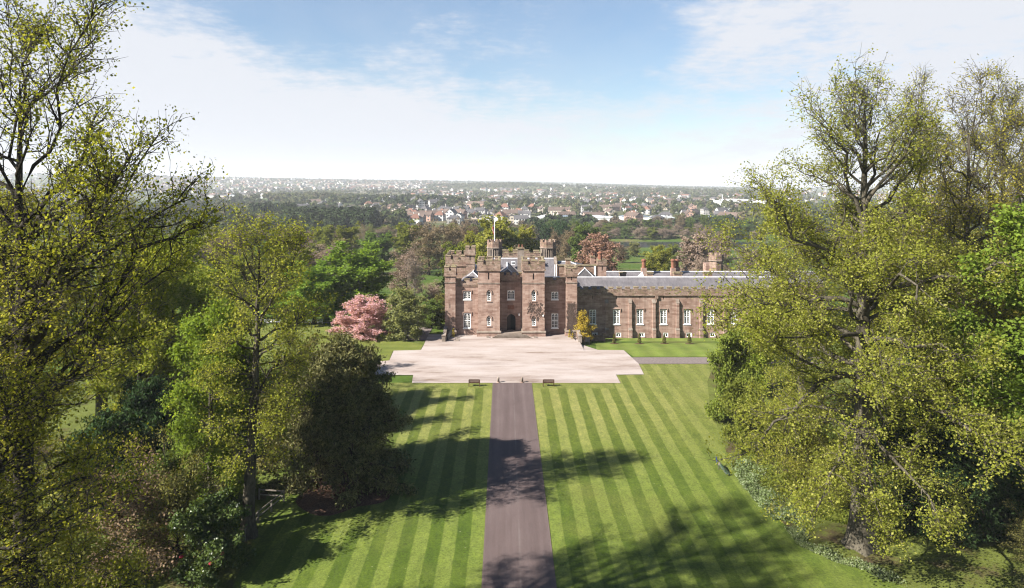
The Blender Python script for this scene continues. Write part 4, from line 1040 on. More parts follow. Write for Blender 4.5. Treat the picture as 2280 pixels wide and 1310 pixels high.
mid('m_tall', 107, 18, 5.4, TALL, 'moss', .5, 36, 10, .2)
mid('m_bare', 109, 14, 6.2, DOME, 'brown', .26, 40, 11, .2, twr=.04, sigma=.5)
mid('m_syc', 113, 14, 6.4, DOME, 'syc_fresh', .40, 30, 24, .2, 'bark_pale', sigma=.42)
mid('m_thin', 127, 12, 3.4, TALL, 'mauve', .2, 26, 5, .3, 'bark_pale', twr=.03)
mid('m_willow', 131, 9, 5.2, [(0, .95), (.3, 1), (.7, .85), (1, .5)], 'lime', .34, 38, 16, .08)

# ------------------------------------------------------------------ near trees on the right
R_ = math.radians
put_tree('lime_great', 'lime_tree', 27.8, 54.6, 1, .955, 0, 'giant spreading lime with a flared trunk on the grass right of the lawn')
put_tree('lime_tall', 'lime_tree', PX(2150, 63), 63, 1.0, .99, 0.4, 'tall open lime with a forked top behind the giant lime', leaf=LF['lime_gold'])
put_tree('lime_tall', 'lime_tree', PX(2050, 71), 71, .85, 1.02, 2.4, 'slender thin crowned lime between the giant lime and the forked lime', leaf=LF['lime_gold'])
put_tree('lime_tall', 'lime_tree', PX(2290, 62), 62, 1.0, .94, 4.2, 'tall lime cut by the right border of the picture', leaf=LF['lime_gold'])
put_tree('lime_tall', 'lime_tree', PX(2235, 78), 78, 1.0, 1.05, 5.3, 'lime showing between the forked lime and the border lime', leaf=LF['lime'])
put_tree('sycamore_high', 'sycamore_tree', PX(2345, 46), 46, 1.0, 1.0, 1.0, 'vivid green dense sycamore cut by the right border of the picture', leaf=LF['syc_fresh'])
put_tree('lime_slim', 'lime_tree', PX(1790, 78), 78, 1.05, .72, 2.0, 'low leafy lime behind the lower left skirt of the giant lime', leaf=LF['lime'])
put_tree('lime_slim', 'lime_tree', PX(1960, 84), 84, 1.1, .80, 3.3, 'leafy lime standing directly behind the giant lime trunk', leaf=LF['lime'])
for k, (px, Y, s, h, rz, lb) in enumerate([(2030, 60, .92, .80, .3, 'dark yew beside the trunk of the giant lime'), (2155, 57.5, 1.0, .92, 1.9, 'dark yew under the forked lime'),
                                          (2270, 58, 1.0, .85, 3.0, 'dark yew at the right border under the limes'), (2090, 66, 1.0, 1.3, 4.0, 'taller dark yew behind the low yews under the limes'), (2220, 66, 1.05, 1.35, 5.0, 'tallest dark yew filling the shade under the border lime')]):
    put_tree('dark_yew', 'yew_tree', PX(px, Y), Y, s, h, rz, lb, leaf=LF['conifer'])
for k, (x, y, key, s, h, rz, lf, lb) in enumerate([
        (GP(1585, 930)[0]+2.0, 80.5, 'laurel', 1.05, 1.55, .2, 'moss', 'tall glossy bush bulging onto the lawn edge below the side range'),
        (GP(1625, 1000)[0]+1.6, 73.0, 'laurel', .85, 1.1, 1.4, 'moss', 'glossy bush on the lawn edge just above the peacock'),
        (GP(1590, 850)[0]+3.2, 90, 'bush', 1.2, 1.7, 2.0, 'syc', 'bright leafy bush where the path meets the right trees'),
        (GP(1660, 800)[0]+2., 104, 'bush', 1.3, 1.8, 2.4, 'moss', 'leafy bush beside the path end in front of the side range'),
        (GP(1690, 1010)[0]+2.2, 70, 'scrub', 1.0, 1.0, .8, 'lime', 'low yellow green bush behind the pale ground plants'),
        (GP(1770, 1080)[0]+1.2, 64.0, 'scrub', .9, 1.05, 2.8, 'lime', 'yellow green bush left of the giant trunk'),
        (GP(1850, 1130)[0], 60.5, 'scrub', .62, .8, 4.2, 'lime', 'small yellow green bush close to the giant trunk base'),
        (GP(2270, 1240)[0]+1, 53, 'scrub', .7, .45, 1.2, 'scrub', 'low twiggy bush at the right border on bare ground')]):
    put_tree(key, 'bush', x, y, s, h, rz, lb, 'bush', leaf=LF[lf])
# ------------------------------------------------------------------ near trees on the left
put_tree('old_tree', 'old_lime_tree', PX(60, 34.5), 34.5, .86, .94, 0, 'huge dark limbed old tree leaning its boughs in from the left border', leaf=LF['olive'])
put_tree('old_tree', 'old_lime_tree', PX(-150, 28.5), 28.5, .85, .66, 2.2, 'near tree filling the lower left corner', leaf=LF['lime'])
put_tree('lime_tall', 'lime_tree', PX(225, 75), 75, 1.1, .66, 1.2, 'leafy lime behind the old dark limbed tree', leaf=LF['olive'])
put_tree('lime_slim', 'lime_tree', PX(95, 38), 38, .80, .52, 4.0, 'low near lime in front of the old tree at the lower left', leaf=LF['lime'])
put_tree('lime_slim', 'lime_tree', PX(40, 70), 70, 1.25, .98, 5.0, 'background lime seen past the old tree at the left border', leaf=LF['olive'])
put_tree('lime_slim', 'lime_tree', PX(552, 56), 56, .93, .90, 0, 'slim leaning lime with a bare lower trunk left of the dark yew', leaf=LF['lime'])
put_tree('sycamore', 'sycamore_tree', PX(378, 76), 76, .97, .95, .5, 'rounded yellow green sycamore left of the slim lime', leaf=LF['syc'])
put_tree('sycamore', 'sycamore_tree', PX(318, 69), 69, .85, .88, 3.5, 'yellow green sycamore in front of the leafy left lime', leaf=LF['syc'])
put_tree('sycamore_narrow', 'sycamore_tree', PX(468, 56.5), 56.5, .78, 1.0, 0, 'narrow bright green sycamore with a pinkish trunk near the fence', leaf=LF['syc_fresh'])
put_tree('sycamore', 'sycamore_tree', PX(470, 90), 90, 1.0, .70, 1.7, 'sycamore showing between the rounded sycamore and the slim lime', leaf=LF['syc'])
put_tree('yew', 'yew_tree', -15.2, 65.4, 1.0, 1.03, .6, 'dark many topped yew on a bark mulch bed beside the lawn', leaf=LF['yew'])
put_tree('scrub', 'hawthorn_tree', PX(655, 67.5), 67.5, 1.25, 1.75, .9, 'olive twiggy hawthorn leaning against the left side of the yew', leaf=LF['scrub'], cat='tree')
put_tree('dark_yew', 'holly_tree', PX(330, 66), 66, .85, .85, .3, 'dark holly in deep shade under the rounded sycamore', leaf=LF['conifer'])
put_tree('dark_yew', 'holly_tree', PX(235, 60), 60, .9, .75, 2.3, 'dark holly in deep shade at the left of the other', leaf=LF['conifer'])
for (px, Y, key, s, h, rz, lf, nm, lb) in [
        (470, 50.5, 'laurel', .95, .85, .3, 'laurel', 'rhododendron', 'dark rhododendron with a few red flowers at the bottom by the fence end'),
        (395, 52, 'scrub', 1.1, 1.1, 1.0, 'scrub', 'shrub', 'twiggy olive shrub left of the flowering rhododendron'),
        (330, 57, 'bush', 1.2, .95, 2.0, 'deep', 'shrub', 'dark green shrub under the narrow bright sycamore'),
        (400, 60, 'bush', 1.1, 1.05, 3.0, 'deep', 'shrub', 'dark rounded shrub behind the trunk of the narrow sycamore'),
        (285, 50, 'scrub', 1.2, 1.2, 4.0, 'brown', 'shrub', 'brown twiggy shrub among the lower left bushes'),
        (505, 62, 'bush', .9, .8, 5.0, 'deep', 'shrub', 'low dark shrub at the foot of the slim lime'),
        (620, 72, 'scrub', 1.0, .9, 2.2, 'moss', 'shrub', 'low mossy shrub behind the hawthorn and the slim lime'),
        (520, 80, 'bush', 1.6, 1.5, .2, 'moss', 'shrub', 'big green shrub seen between the left trunks')]:
    put_tree(key, nm, PX(px, Y), Y, s, h, rz, lb, 'shrub', leaf=LF[lf])
# red trusses on the rhododendron are part of the plant
rh = [o for o in bpy.data.objects if o.name.startswith('rhododendron')][0]
mb = MB(); r = random.Random(4)
for k in range(9):
    a = r.uniform(0, 6.28); x, y, z = 2.0*math.cos(a), 2.0*math.sin(a)-.4, r.uniform(2.2, 3.2)
    mb.ngon(x, y, [(z, .05), (z+.07, .16), (z+.17, .14), (z+.22, .03)], 7, a)
mb.build('red_flower', simple_mat('crimson_petals', (.45, .03, .06), .6, .2), rh)['kind'] = 'stuff'

# ------------------------------------------------------------------ trees by the palace and in the park behind
def tree_px(key, px, Y, top, hw, name, label, leaf, group=None, cat='tree', bark=None, z=None):
    p = PROTO[key]; x = PX(px, Y); z0 = gz(x, Y) if z is None else z
    h = PZ(top, Y)-z0; w = hw*Y/F
    return put_tree(key, name, x, Y, w/p.R, h/p.H, (px*.37+Y*.11) % 6.28, label, cat, group, LF[leaf], bark and M[bark], z0)
tree_px('cherry', 808, 120.5, 664, 66, 'cherry_tree', 'pink flowering cherry left of the palace', 'pink')
tree_px('m_willow', 902, 118, 645, 42, 'willow_tree', 'grey green small tree between the pink cherry and the palace', 'grey', bark='bark_pale')
tree_px('m_syc', 800, 137, 545, 84, 'sycamore_tree', 'bright green sycamore with pale forked trunks behind the pink cherry', 'syc_fresh', bark='bark_pale')
tree_px('m_syc', 700, 132, 585, 72, 'sycamore_tree', 'dark trunked green sycamore left of the bright one', 'syc_fresh', bark='bark_dark')
tree_px('m_dome', 640, 145, 560, 75, 'tree', 'green tree behind the slim lime above the side lawn', 'moss')
for (key, px, Y, top, hw, nm, lb, lf) in [
    ('m_bare', 905, 165, 552, 40, 'bare_tree', 'mauve bare crowned tree left of the palace', 'mauve'),
    ('m_thin', 923, 150, 575, 18, 'birch_tree', 'thin white trunked birch near the left palace corner', 'mauve'),
    ('m_dome2', 838, 235, 521, 46, 'oak_tree', 'dark green domed oak above the bright sycamore', 'deep'),
    ('m_tall', 725, 262, 502, 30, 'poplar_tree', 'tall olive tree, left one of a pair in the park', 'moss'),
    ('m_tall', 772, 258, 503, 28, 'poplar_tree', 'tall olive tree, right one of a pair in the park', 'moss'),
    ('m_bare', 740, 205, 540, 45, 'bare_tree', 'pale brown bare tree below the olive pair', 'mauve'),
    ('m_tall', 905, 255, 497, 34, 'lime_tree', 'olive tree left of the dark trunked park oak', 'moss'),
    ('m_bare', 955, 232, 500, 42, 'oak_tree', 'wide brown oak with a dark trunk in the left meadow', 'brown'),
    ('m_bare', 1003, 240, 496, 36, 'oak_tree', 'brown oak just left of the flagpole tower', 'brown'),
    ('m_dome', 1012, 170, 545, 34, 'tree', 'olive tree behind the left palace corner tower', 'moss'),
    ('m_bare', 965, 142, 630, 24, 'bare_shrub', 'twiggy bare shrub beside the left palace corner', 'mauve'),
    ('m_dome', 1105, 205, 487, 52, 'beech_tree', 'large yellow green beech behind the flagpole', 'lime'),
    ('m_dome', 1165, 215, 508, 38, 'beech_tree', 'yellow green beech right of the flagpole', 'lime'),
    ('m_dome', 1055, 210, 520, 34, 'beech_tree', 'yellow green beech left of the flagpole tower', 'lime'),
    ('m_bare', 1050, 270, 496, 32, 'bare_tree', 'brown tree behind the left yellow green beech', 'brown'),
    ('m_bare', 1160, 185, 556, 28, 'bare_tree', 'grey brown low tree between the two octagonal towers', 'mauve'),
    ('m_bare', 1240, 262, 515, 22, 'oak_tree', 'small brown oak right of the right octagonal tower', 'brown'),
    ('m_bare', 1268, 250, 508, 22, 'oak_tree', 'slim brown oak left of the round green tree', 'brown'),
    ('m_dome', 1302, 240, 500, 33, 'maple_tree', 'round green tree left of the copper beech', 'deep'),
    ('m_willow', 1332, 205, 524, 46, 'copper_beech', 'dark red copper beech behind the side range', 'copper'),
    ('m_willow', 1465, 195, 549, 33, 'willow_tree', 'round yellow green tree in the middle of the right meadow', 'lime'),
    ('m_willow', 1558, 205, 527, 48, 'copper_beech', 'faded copper tree beside the right turret', 'mauve'),
    ('m_bare', 1600, 225, 515, 40, 'bare_tree', 'grey bare tree behind the right turret', 'mauve'),
    ('m_dome', 1412, 330, 540, 14, 'bush', 'small pale bush on the near river bank', 'grey'),
    ('m_dome', 1500, 300, 545, 16, 'bush', 'olive bush on the near river bank', 'moss'),
    ('m_bare', 1560, 170, 570, 22, 'bare_tree', 'low twiggy tree behind the rear range', 'mauve'),
    ('m_bare', 1385, 290, 545, 18, 'bush', 'brown bush right of the copper beech', 'brown'),
    ('m_willow', 962, 128, 668, 28, 'rhododendron', 'dark rounded rhododendron beside the left corner tower', 'deep'),
    ('m_willow', 985, 138, 655, 20, 'rhododendron', 'second dark rhododendron half hidden behind the corner tower', 'scrub'),
    ('m_dome', 430, 300, 497, 28, 'tree', 'pale green tree at the left edge of the park', 'grey'),
    ('m_dome', 470, 285, 507, 24, 'tree', 'pale green smaller tree beside the left park edge', 'grey'),
    ('m_bare', 400, 230, 530, 60, 'bare_tree', 'wide brown thicket tree behind the rounded sycamore', 'mauve'),
    ('m_bare', 500, 240, 528, 50, 'bare_tree', 'brown tree behind the slim lime crown', 'brown'),
    ('m_tall', 650, 300, 505, 30, 'tree', 'brown olive tree below the dark conifer block', 'brown'),
    ('m_dome2', 590, 190, 545, 50, 'tree', 'deep green tree seen through the slim lime crown', 'deep'),
    ('m_dome2', 545, 150, 575, 60, 'tree', 'green tree low behind the slim lime crown', 'moss'),
    ('m_bare', 690, 175, 550, 50, 'bare_tree', 'bare mauve tree behind the dark trunked sycamore', 'mauve'),
    ('m_thin', 810, 290, 500, 14, 'poplar_tree', 'narrow brown poplar, one of a row before the dark conifers', 'brown'),
]:
    tree_px(key, px, Y, top, hw, nm, lb, lf)
r = random.Random(21)
for k in range(5):
    tree_px('m_thin', 788+k*10, 300+r.uniform(-8, 8), 501+r.uniform(-4, 5), 8, 'poplar_tree', 'slim pale poplar in the row before the dark conifers', 'moss', 'row of slim poplars')
# the wood on the far bank of the river, each crown its own tree
kinds = [('m_dome2', 'deep', 'dark green tree on the far river bank', 'dark trees on the far river bank'), ('m_bare', 'brown', 'brown budding tree on the far river bank', 'brown trees on the far river bank'),
         ('m_bare', 'mauve', 'grey bare tree on the far river bank', 'grey trees on the far river bank'), ('m_dome', 'moss', 'green tree on the far river bank', 'green trees on the far river bank')]
for k in range(58):
    px = 1190+k*8.6+r.uniform(-6, 6); row = k % 3
    Y = [468, 486, 512][row]+r.uniform(-4, 8)
    ki = r.choice([0, 0, 1, 2, 2, 3]) if px > 1330 else r.choice([0, 0, 0, 3])
    if row == 2: ki = r.choice([0, 0, 0, 1])
    top = [511, 501, 491][row]+r.uniform(-8, 7)-(8 if 1500 < px < 1620 and row == 2 else 0)
    kk, lf, lb, grp = kinds[ki]
    tree_px(kk, px, Y, top, r.uniform(11, 18), 'riverside_tree', lb, lf, grp)
for k in range(8):
    tree_px('m_dome2', 1200+k*9+r.uniform(-3, 3), 350+r.uniform(-12, 60), 496+r.uniform(-4, 8), r.uniform(11, 16), 'park_tree', 'very dark park tree right of the right octagonal tower', 'conifer', 'very dark park trees right of the octagonal tower')
# park trees filling the middle distance on the left
kinds2 = [('m_dome', 'moss', 'green park tree in the belt beyond the left trees', 'green trees in the left park belt'), ('m_bare', 'brown', 'brown park tree in the belt beyond the left trees', 'brown trees in the left park belt'),
          ('m_bare', 'mauve', 'mauve bare tree in the belt beyond the left trees', 'mauve trees in the left park belt'), ('m_dome2', 'deep', 'dark park tree in the belt beyond the left trees', 'dark trees in the left park belt')]
for k in range(44):
    px = r.uniform(340, 1010); Y = r.uniform(330, 470)
    kk, lf, lb, grp = kinds2[r.choice([0, 1, 2, 2, 3, 1])]
    if 915 < px < 1000: continue
    if 1085 < px: continue
    tree_px(kk, px, Y, 505+(470-Y)*.10+r.uniform(-8, 10), r.uniform(16, 28), 'park_tree', lb, lf, grp)
for k in range(10):
    px = 1010+k*19+r.uniform(-5, 5); Y = r.uniform(330, 420); kk, lf, lb, grp = kinds2[r.choice([0, 1, 3, 3])]
    tree_px(kk, px, Y, 507+r.uniform(-8, 8), r.uniform(16, 26), 'park_tree', lb.replace('beyond the left trees', 'behind the palace').replace('in the belt', 'in the row'), lf, grp.replace('left park belt', 'row behind the palace'))
for k in range(26):
    px = r.uniform(1650, 2300); Y = r.uniform(150, 470); kk, lf, lb, grp = kinds2[r.choice([0, 1, 2, 3])]
    tree_px(kk, px, Y, 520+(470-Y)*.15+r.uniform(-8, 10), r.uniform(16, 28)*300/Y, 'park_tree', lb.replace('left', 'right'), lf, grp.replace('left', 'right'))
for k in range(26):
    px = r.uniform(-200, 420); Y = r.uniform(110, 330); kk, lf, lb, grp = kinds2[r.choice([0, 1, 2, 3])]
    tree_px(kk, px, Y, 525+(330-Y)*.15+r.uniform(-8, 10), r.uniform(16, 28)*300/Y, 'park_tree', lb.replace('beyond the left trees', 'close behind the left trees'), lf, grp.replace('left park belt', 'wood close behind the left trees'))
# ------------------------------------------------------------------ ground plants along the wood edge
def ground_cover(name, pts, width, n, size, leaf, seed, h=.55, label=None):
    rng = np.random.default_rng(seed); P = np.array(pts); s = rng.uniform(0, len(P)-1, n); i = np.minimum(s.astype(int), len(P)-2); w = (s-i)[:, None]
    c = P[i]*(1-w)+P[i+1]*w
    d = rng.beta(1.3, 1.8, n)*width*(1+.35*np.sin(s*5.1)); ang = rng.uniform(-.5, .5, n)
    c = c+np.stack([d*np.cos(ang), d*np.sin(ang)], -1)
    clump = .55+.45*np.sin(c[:, 0]*2.3+1)*np.sin(c[:, 1]*1.9)
    z = g(c[:, 0], c[:, 1])+rng.uniform(.02, 1, n)*h*clump+.05
    me = fast_mesh(name, leaf_quads(np.stack([c[:, 0], c[:, 1], z], -1), rng, size, .7, .9), 4, leaf); o = link(name, me); o['kind'] = 'stuff'; return o
ground_cover('ground_cover_plants', [GP(1622, 1035), GP(1650, 1085), GP(1690, 1130), GP(1722, 1160)], 2.6, 9000, .15, LF['fern'], 5, .75)
ground_cover('ground_cover_plants', [GP(1745, 1178), GP(1775, 1215), GP(1850, 1250), GP(1925, 1272), GP(1965, 1296)], 1.3, 7000, .13, LF['fern'], 6, .45)
ground_cover('undergrowth', [GP(1640, 1010), GP(1700, 1090), GP(1790, 1150), GP(1880, 1170)], 4.5, 9000, .15, LF['moss'], 7, .6)
ground_cover('undergrowth', [(-25, 47), (-24, 54), (-25, 61), (-24, 66)], -5.5, 12000, .16, LF['moss'], 8, .8)
ground_cover('undergrowth', [(-40, 30), (-34, 45), (-34, 60), (-36, 80)], 9, 16000, .17, LF['deep'], 9, 1.0)
ground_cover('undergrowth', [(33, 60), (33, 75), (33, 100)], 12, 14000, .17, LF['deep'], 10, .8)
ground_cover('garden_border', [(-34, 118.5), (-26, 119), (-20, 119.5), (-15.5, 121.5)], 1.6, 5200, .16, LF['moss'], 11, .8)

# ------------------------------------------------------------------ fence by the left lawn edge
fc = [GP(545, 1207), GP(575, 1165), GP(632, 1118), GP(577, 1114)]
fen = empty('wooden_fence', (fc[2][0], fc[2][1], gz(*fc[2])), 'low grey two rail wooden fence turning a corner at the left lawn edge', 'fence')
def P3(p, h): return (p[0]-fc[2][0], p[1]-fc[2][1], gz(*p)-gz(*fc[2])+h)
posts = [fc[0], fc[1], ((fc[1][0]+fc[2][0])/2, (fc[1][1]+fc[2][1])/2), fc[2], fc[3]]
for p in posts:
    mb = MB(); q = P3(p, 0); mb.box(q[0]-.06, q[0]+.06, q[1]-.06, q[1]+.06, q[2]-.1, q[2]+1.02); mb.build('post', M['fence_wood'], fen)
for a, b in zip(posts, posts[1:]):
    for h in (.52, .95):
        mb = MB(); mb.plank(P3(a, h), P3(b, h), .05, .11); mb.build('rail', M['fence_wood'], fen)
# clipped yellowish hedge and brown bank behind the left bushes
wl = empty('low_white_fence', (-47, 132, gz(-47, 132)), 'low white rail fence beyond the side lawn', 'fence')
for k in range(9):
    mb = MB(); mb.box(-13+k*3.2-.05, -13+k*3.2+.05, -.05, .05, -.1, .75); mb.build('post', M['white'], wl)
for h in (.35, .68):
    mb = MB(); mb.box(-13.1, 12.7, -.09, -.051, h-.05, h+.05); mb.build('rail', M['white'], wl)

# ------------------------------------------------------------------ benches and bollards at the end of the drive
def bench():
    e = empty('park_bench', (0, 0, 0))
    W = .68
    mb = MB()
    for k in range(5): mb.box(-W, W, -.06+k*.105, .03+k*.105, .42, .455)
    mb.build('seat', M['bench_wood'], e)
    mb = MB()
    for k in range(3):
        z = .52+k*.14; y = -.12-.03*k; mb.box(-W, W, y-.015, y+.015, z, z+.105)
    mb.box(-W, W, -.235, -.20, .93, .99)
    mb.build('backrest', M['bench_wood'], e)
    for sx in (-1, 1):
        for nm, ys, zt in (('front', .40, .62), ('rear', -.14, .96)):
            mb = MB(); x = sx*(W+.035)
            if nm == 'front': mb.box(x-.035, x+.035, ys-.035, ys+.035, 0, zt)
            else: mb.prism_x([(ys-.04, 0), (ys+.04, 0), (ys+.03, .45), (ys-.03, zt), (ys-.1, zt), (ys-.04, .45)], x-.035, x+.035)
            mb.build('leg', M['bench_wood'], e)
        mb = MB(); x = sx*(W+.035); mb.box(x-.045, x+.045, -.18, .44, .62, .665); mb.build('armrest', M['bench_wood'], e)
    return e
def copy_tree(o):
    c = o.copy(); COL.objects.link(c)
    for ch in o.children:
        d = ch.copy(); COL.objects.link(d); d.parent = c; d.matrix_parent_inverse = ch.matrix_parent_inverse.copy()
        for gc in ch.children:
            h = gc.copy(); COL.objects.link(h); h.parent = d
    return c
b1 = bench(); b2 = copy_tree(b1)
for b, px, lb in ((b1, 1056, 'brown slatted wooden bench on the lawn left of the drive end'), (b2, 1221.5, 'brown slatted wooden bench on the lawn right of the drive end')):
    x, y = GP(px, 861); b.location = (x, y, gz(x, y)+.03); tag(b, lb, 'bench', 'benches facing the palace')
def bollard():
    e = empty('bollard', (0, 0, 0))
    mb = MB(); mb.ngon(0, 0, [(0, .17), (.5, .145), (.56, .17), (.62, .16), (.72, .05)], 10); mb.build('post', M['pale_stone'], e, True)
    mb = MB(); mb.ngon(0, 0, [(0, .24), (.08, .24), (.10, .18)], 10); mb.build('base', M['stone'], e)
    return e
k1 = bollard(); k2 = copy_tree(k1)
for b, px, lb in ((k1, 1109.5, 'short stone bollard at the left corner of the drive end'), (k2, 1162.5, 'short stone bollard at the right corner of the drive end')):
    x, y = GP(px, 853); b.location = (x, y, gz(x, y)+.08); tag(b, lb, 'bollard', 'bollards at the drive end')

# ------------------------------------------------------------------ balustrade steps either side of the palace front
def stair_wall(name, x, y0, y1, z0, z1, label, w=.42):
    """sloping stone parapet running towards the camera with an end pier"""
    e = empty(name, (x, y0, z0), label, 'stair wall')
    mb = MB(); mb.prism_x([(0, -.1), (y1-y0, -.1), (y1-y0, z1-z0+.0), (.5, .55), (0, .55)], -w/2, w/2); mb.build('wall', M['stone'], e)
    mb = MB(); mb.prism_x([(.5, .552), (y1-y0, z1-z0+.002), (y1-y0, z1-z0+.15), (.5, .70)], -w/2-.07, w/2+.07); mb.build('coping', M['pale_stone'], e)
    mb = MB(); mb.box(-.3, .3, -.55, -.002, -.1, .95); mb.box(-.36, .36, -.61, .05, .95, 1.05); mb.build('pier', M['pale_stone'], e)
    return e
stair_wall('stair_wall', PX(988, 116.4), 116.6, 120.2, 0.0, 1.6, 'sloping stone stair wall with a pier at the left corner tower')
stair_wall('stair_wall', PX(1291, 116.4), 116.4, 119.8, 0.0, 1.5, 'sloping stone stair wall with a pier at the right corner tower')
def railing(loc, length, rz, label, slope=0):
    e = empty('iron_railing', loc, label, 'railing', None, rz)
    n = int(length/.13)
    mb = MB()
    for k in range(n+1): x = k*length/n; mb.bar((x, 0, .08+slope*x), (x, 0, .95+slope*x), .018, 4)
    mb.build('baluster', M['iron'], e)['kind'] = 'stuff'
    for h in (.12, .97):
        mb = MB(); mb.plank((0, 0, h), (length, 0, h+slope*length), .05, .05); mb.build('rail', M['iron'], e)
    return e
railing((PX(996, 116.5), 116.6, 0), 3.0, R_(78), 'dark iron railing beside the left stair wall', .22)
railing((PX(1281, 117), 116.9, 0), 2.9, R_(104), 'dark iron railing beside the right stair wall', .22)
gt = empty('iron_gate', (PX(1308, 115.3), 115.4, gz(PX(1308, 115.3), 115.4)), 'dark slatted iron gate panel on two legs beside the right stair wall', 'gate')
for sx in (-.38, .38):
    mb = MB(); mb.box(sx-.035, sx+.035, -.035, .035, -.1, 1.5); mb.build('post', M['iron'], gt)
mb = MB()
for k in range(9): mb.box(-.344, .344, -.015, .015, .72+k*.085, .72+k*.085+.06)
mb.build('panel', M['iron'], gt)
for k in range(4):      # low steps at the left stair
    pass
st = MB()
for k in range(3): st.box(PX(1014, 118), PX(1023, 118), 116.6+k*.95, 116.95+k*.95, -.05, .16+.0*k)
tag(st.build('stone_kerb_steps', M['pale_stone']), 'three low pale stone kerbs on the gravel beside the left corner tower', 'kerb')
rw_ = MB(); xa, xb = PX(1286, 121), PX(1341, 121)
r = random.Random(2)
for k in range(12):
    a = xa+(xb-xa)*k/12; rw_.box(a, a+(xb-xa)/12-.002, 120.7, 121.15, -1.0, .05+r.uniform(-.06, .08))
rw_.box(xb-.01, xb+.5, 120.6, 121.25, -1.0, .45)
tag(rw_.build('rubble_garden_wall', M['rubble']), 'low rubble garden wall in front of the first side range window', 'wall')

# ------------------------------------------------------------------ clipped plants at the palace
def cone_plant(key, seed, H, R, n, size, fn, leaf):
    rng = np.random.default_rng(seed); t = rng.uniform(0, 1, n); a = rng.uniform(0, 2*PI, n); rr = fn(t)*R*np.sqrt(rng.uniform(.45, 1, n))
    c = np.stack([rr*np.cos(a), rr*np.sin(a), .12+t*(H-.12)], -1)
    st = np.array([[[0, 0, 0], [0, 0, H*.5], [0, 0, H*.9]]]); V, Q = tubes(st, np.array([[.05, .04, .02]]), 6)
    return make_proto(key, (V, Q), leaf_quads(c, rng, size, .6, .3), 4, M['bark_dark'], LF[leaf], H, R)
cone_plant('cone_yew', 201, 1.8, .38, 1500, .11, lambda t: (1-t)**.7*np.minimum(1, .4+t*3), 'scrub')
cone_plant('spiral', 202, 1.7, .34, 900, .09, lambda t: np.where(np.sin(t*19) > -.35, 1.0-.6*t, .15), 'gold')
pl = [(1367.5, 764.5, 'nearest to the stair wall'), (1423.5, 765, 'second from the stair wall'), (1479, 765, 'third from the stair wall'), (1535, 765.5, 'farthest from the stair wall')]
for k, (px, py, w) in enumerate(pl):
    Y = 26.75*1560/(py-412); x = PX(px, Y); 
    put_tree('cone_yew', 'topiary_yew', x, Y, 1.0+.06*k, .98+.05*(k % 2), k*1.3, 'small clipped cone shrub on the side range lawn, '+w, 'topiary', 'clipped cones on the side range lawn')
    sheet('soil_circle', blob(x, Y, .75, .75, 16, k+5, .05), .075, M['mulch'])
put_tree('spiral', 'topiary_spiral', PX(1009.5, 119.4), 119.4, 1, .95, 0, 'golden spiral topiary at the foot of the left corner tower', 'topiary')
put_tree('spiral', 'topiary_spiral', PX(1268.5, 119.2), 119.2, 1, .85, 1, 'golden spiral topiary at the foot of the right corner tower', 'topiary')
put_tree('spiral', 'topiary_spiral', PX(1276, 118.0), 118.0, 1.1, .7, 2, 'smaller golden topiary beside the right stair railing', 'topiary')
shrub('gold_shrub', 87, 3.4, 1.5, 'gold', .17, 16, 15, 'bark_pale', (30, 80), .16)
put_tree('gold_shrub', 'golden_shrub', PX(1298, 119.3), 119.3, 1, 1, 0, 'golden leaved small tree in the angle of palace and side range', 'shrub', z=gz(PX(1298, 119), 119)+.1)

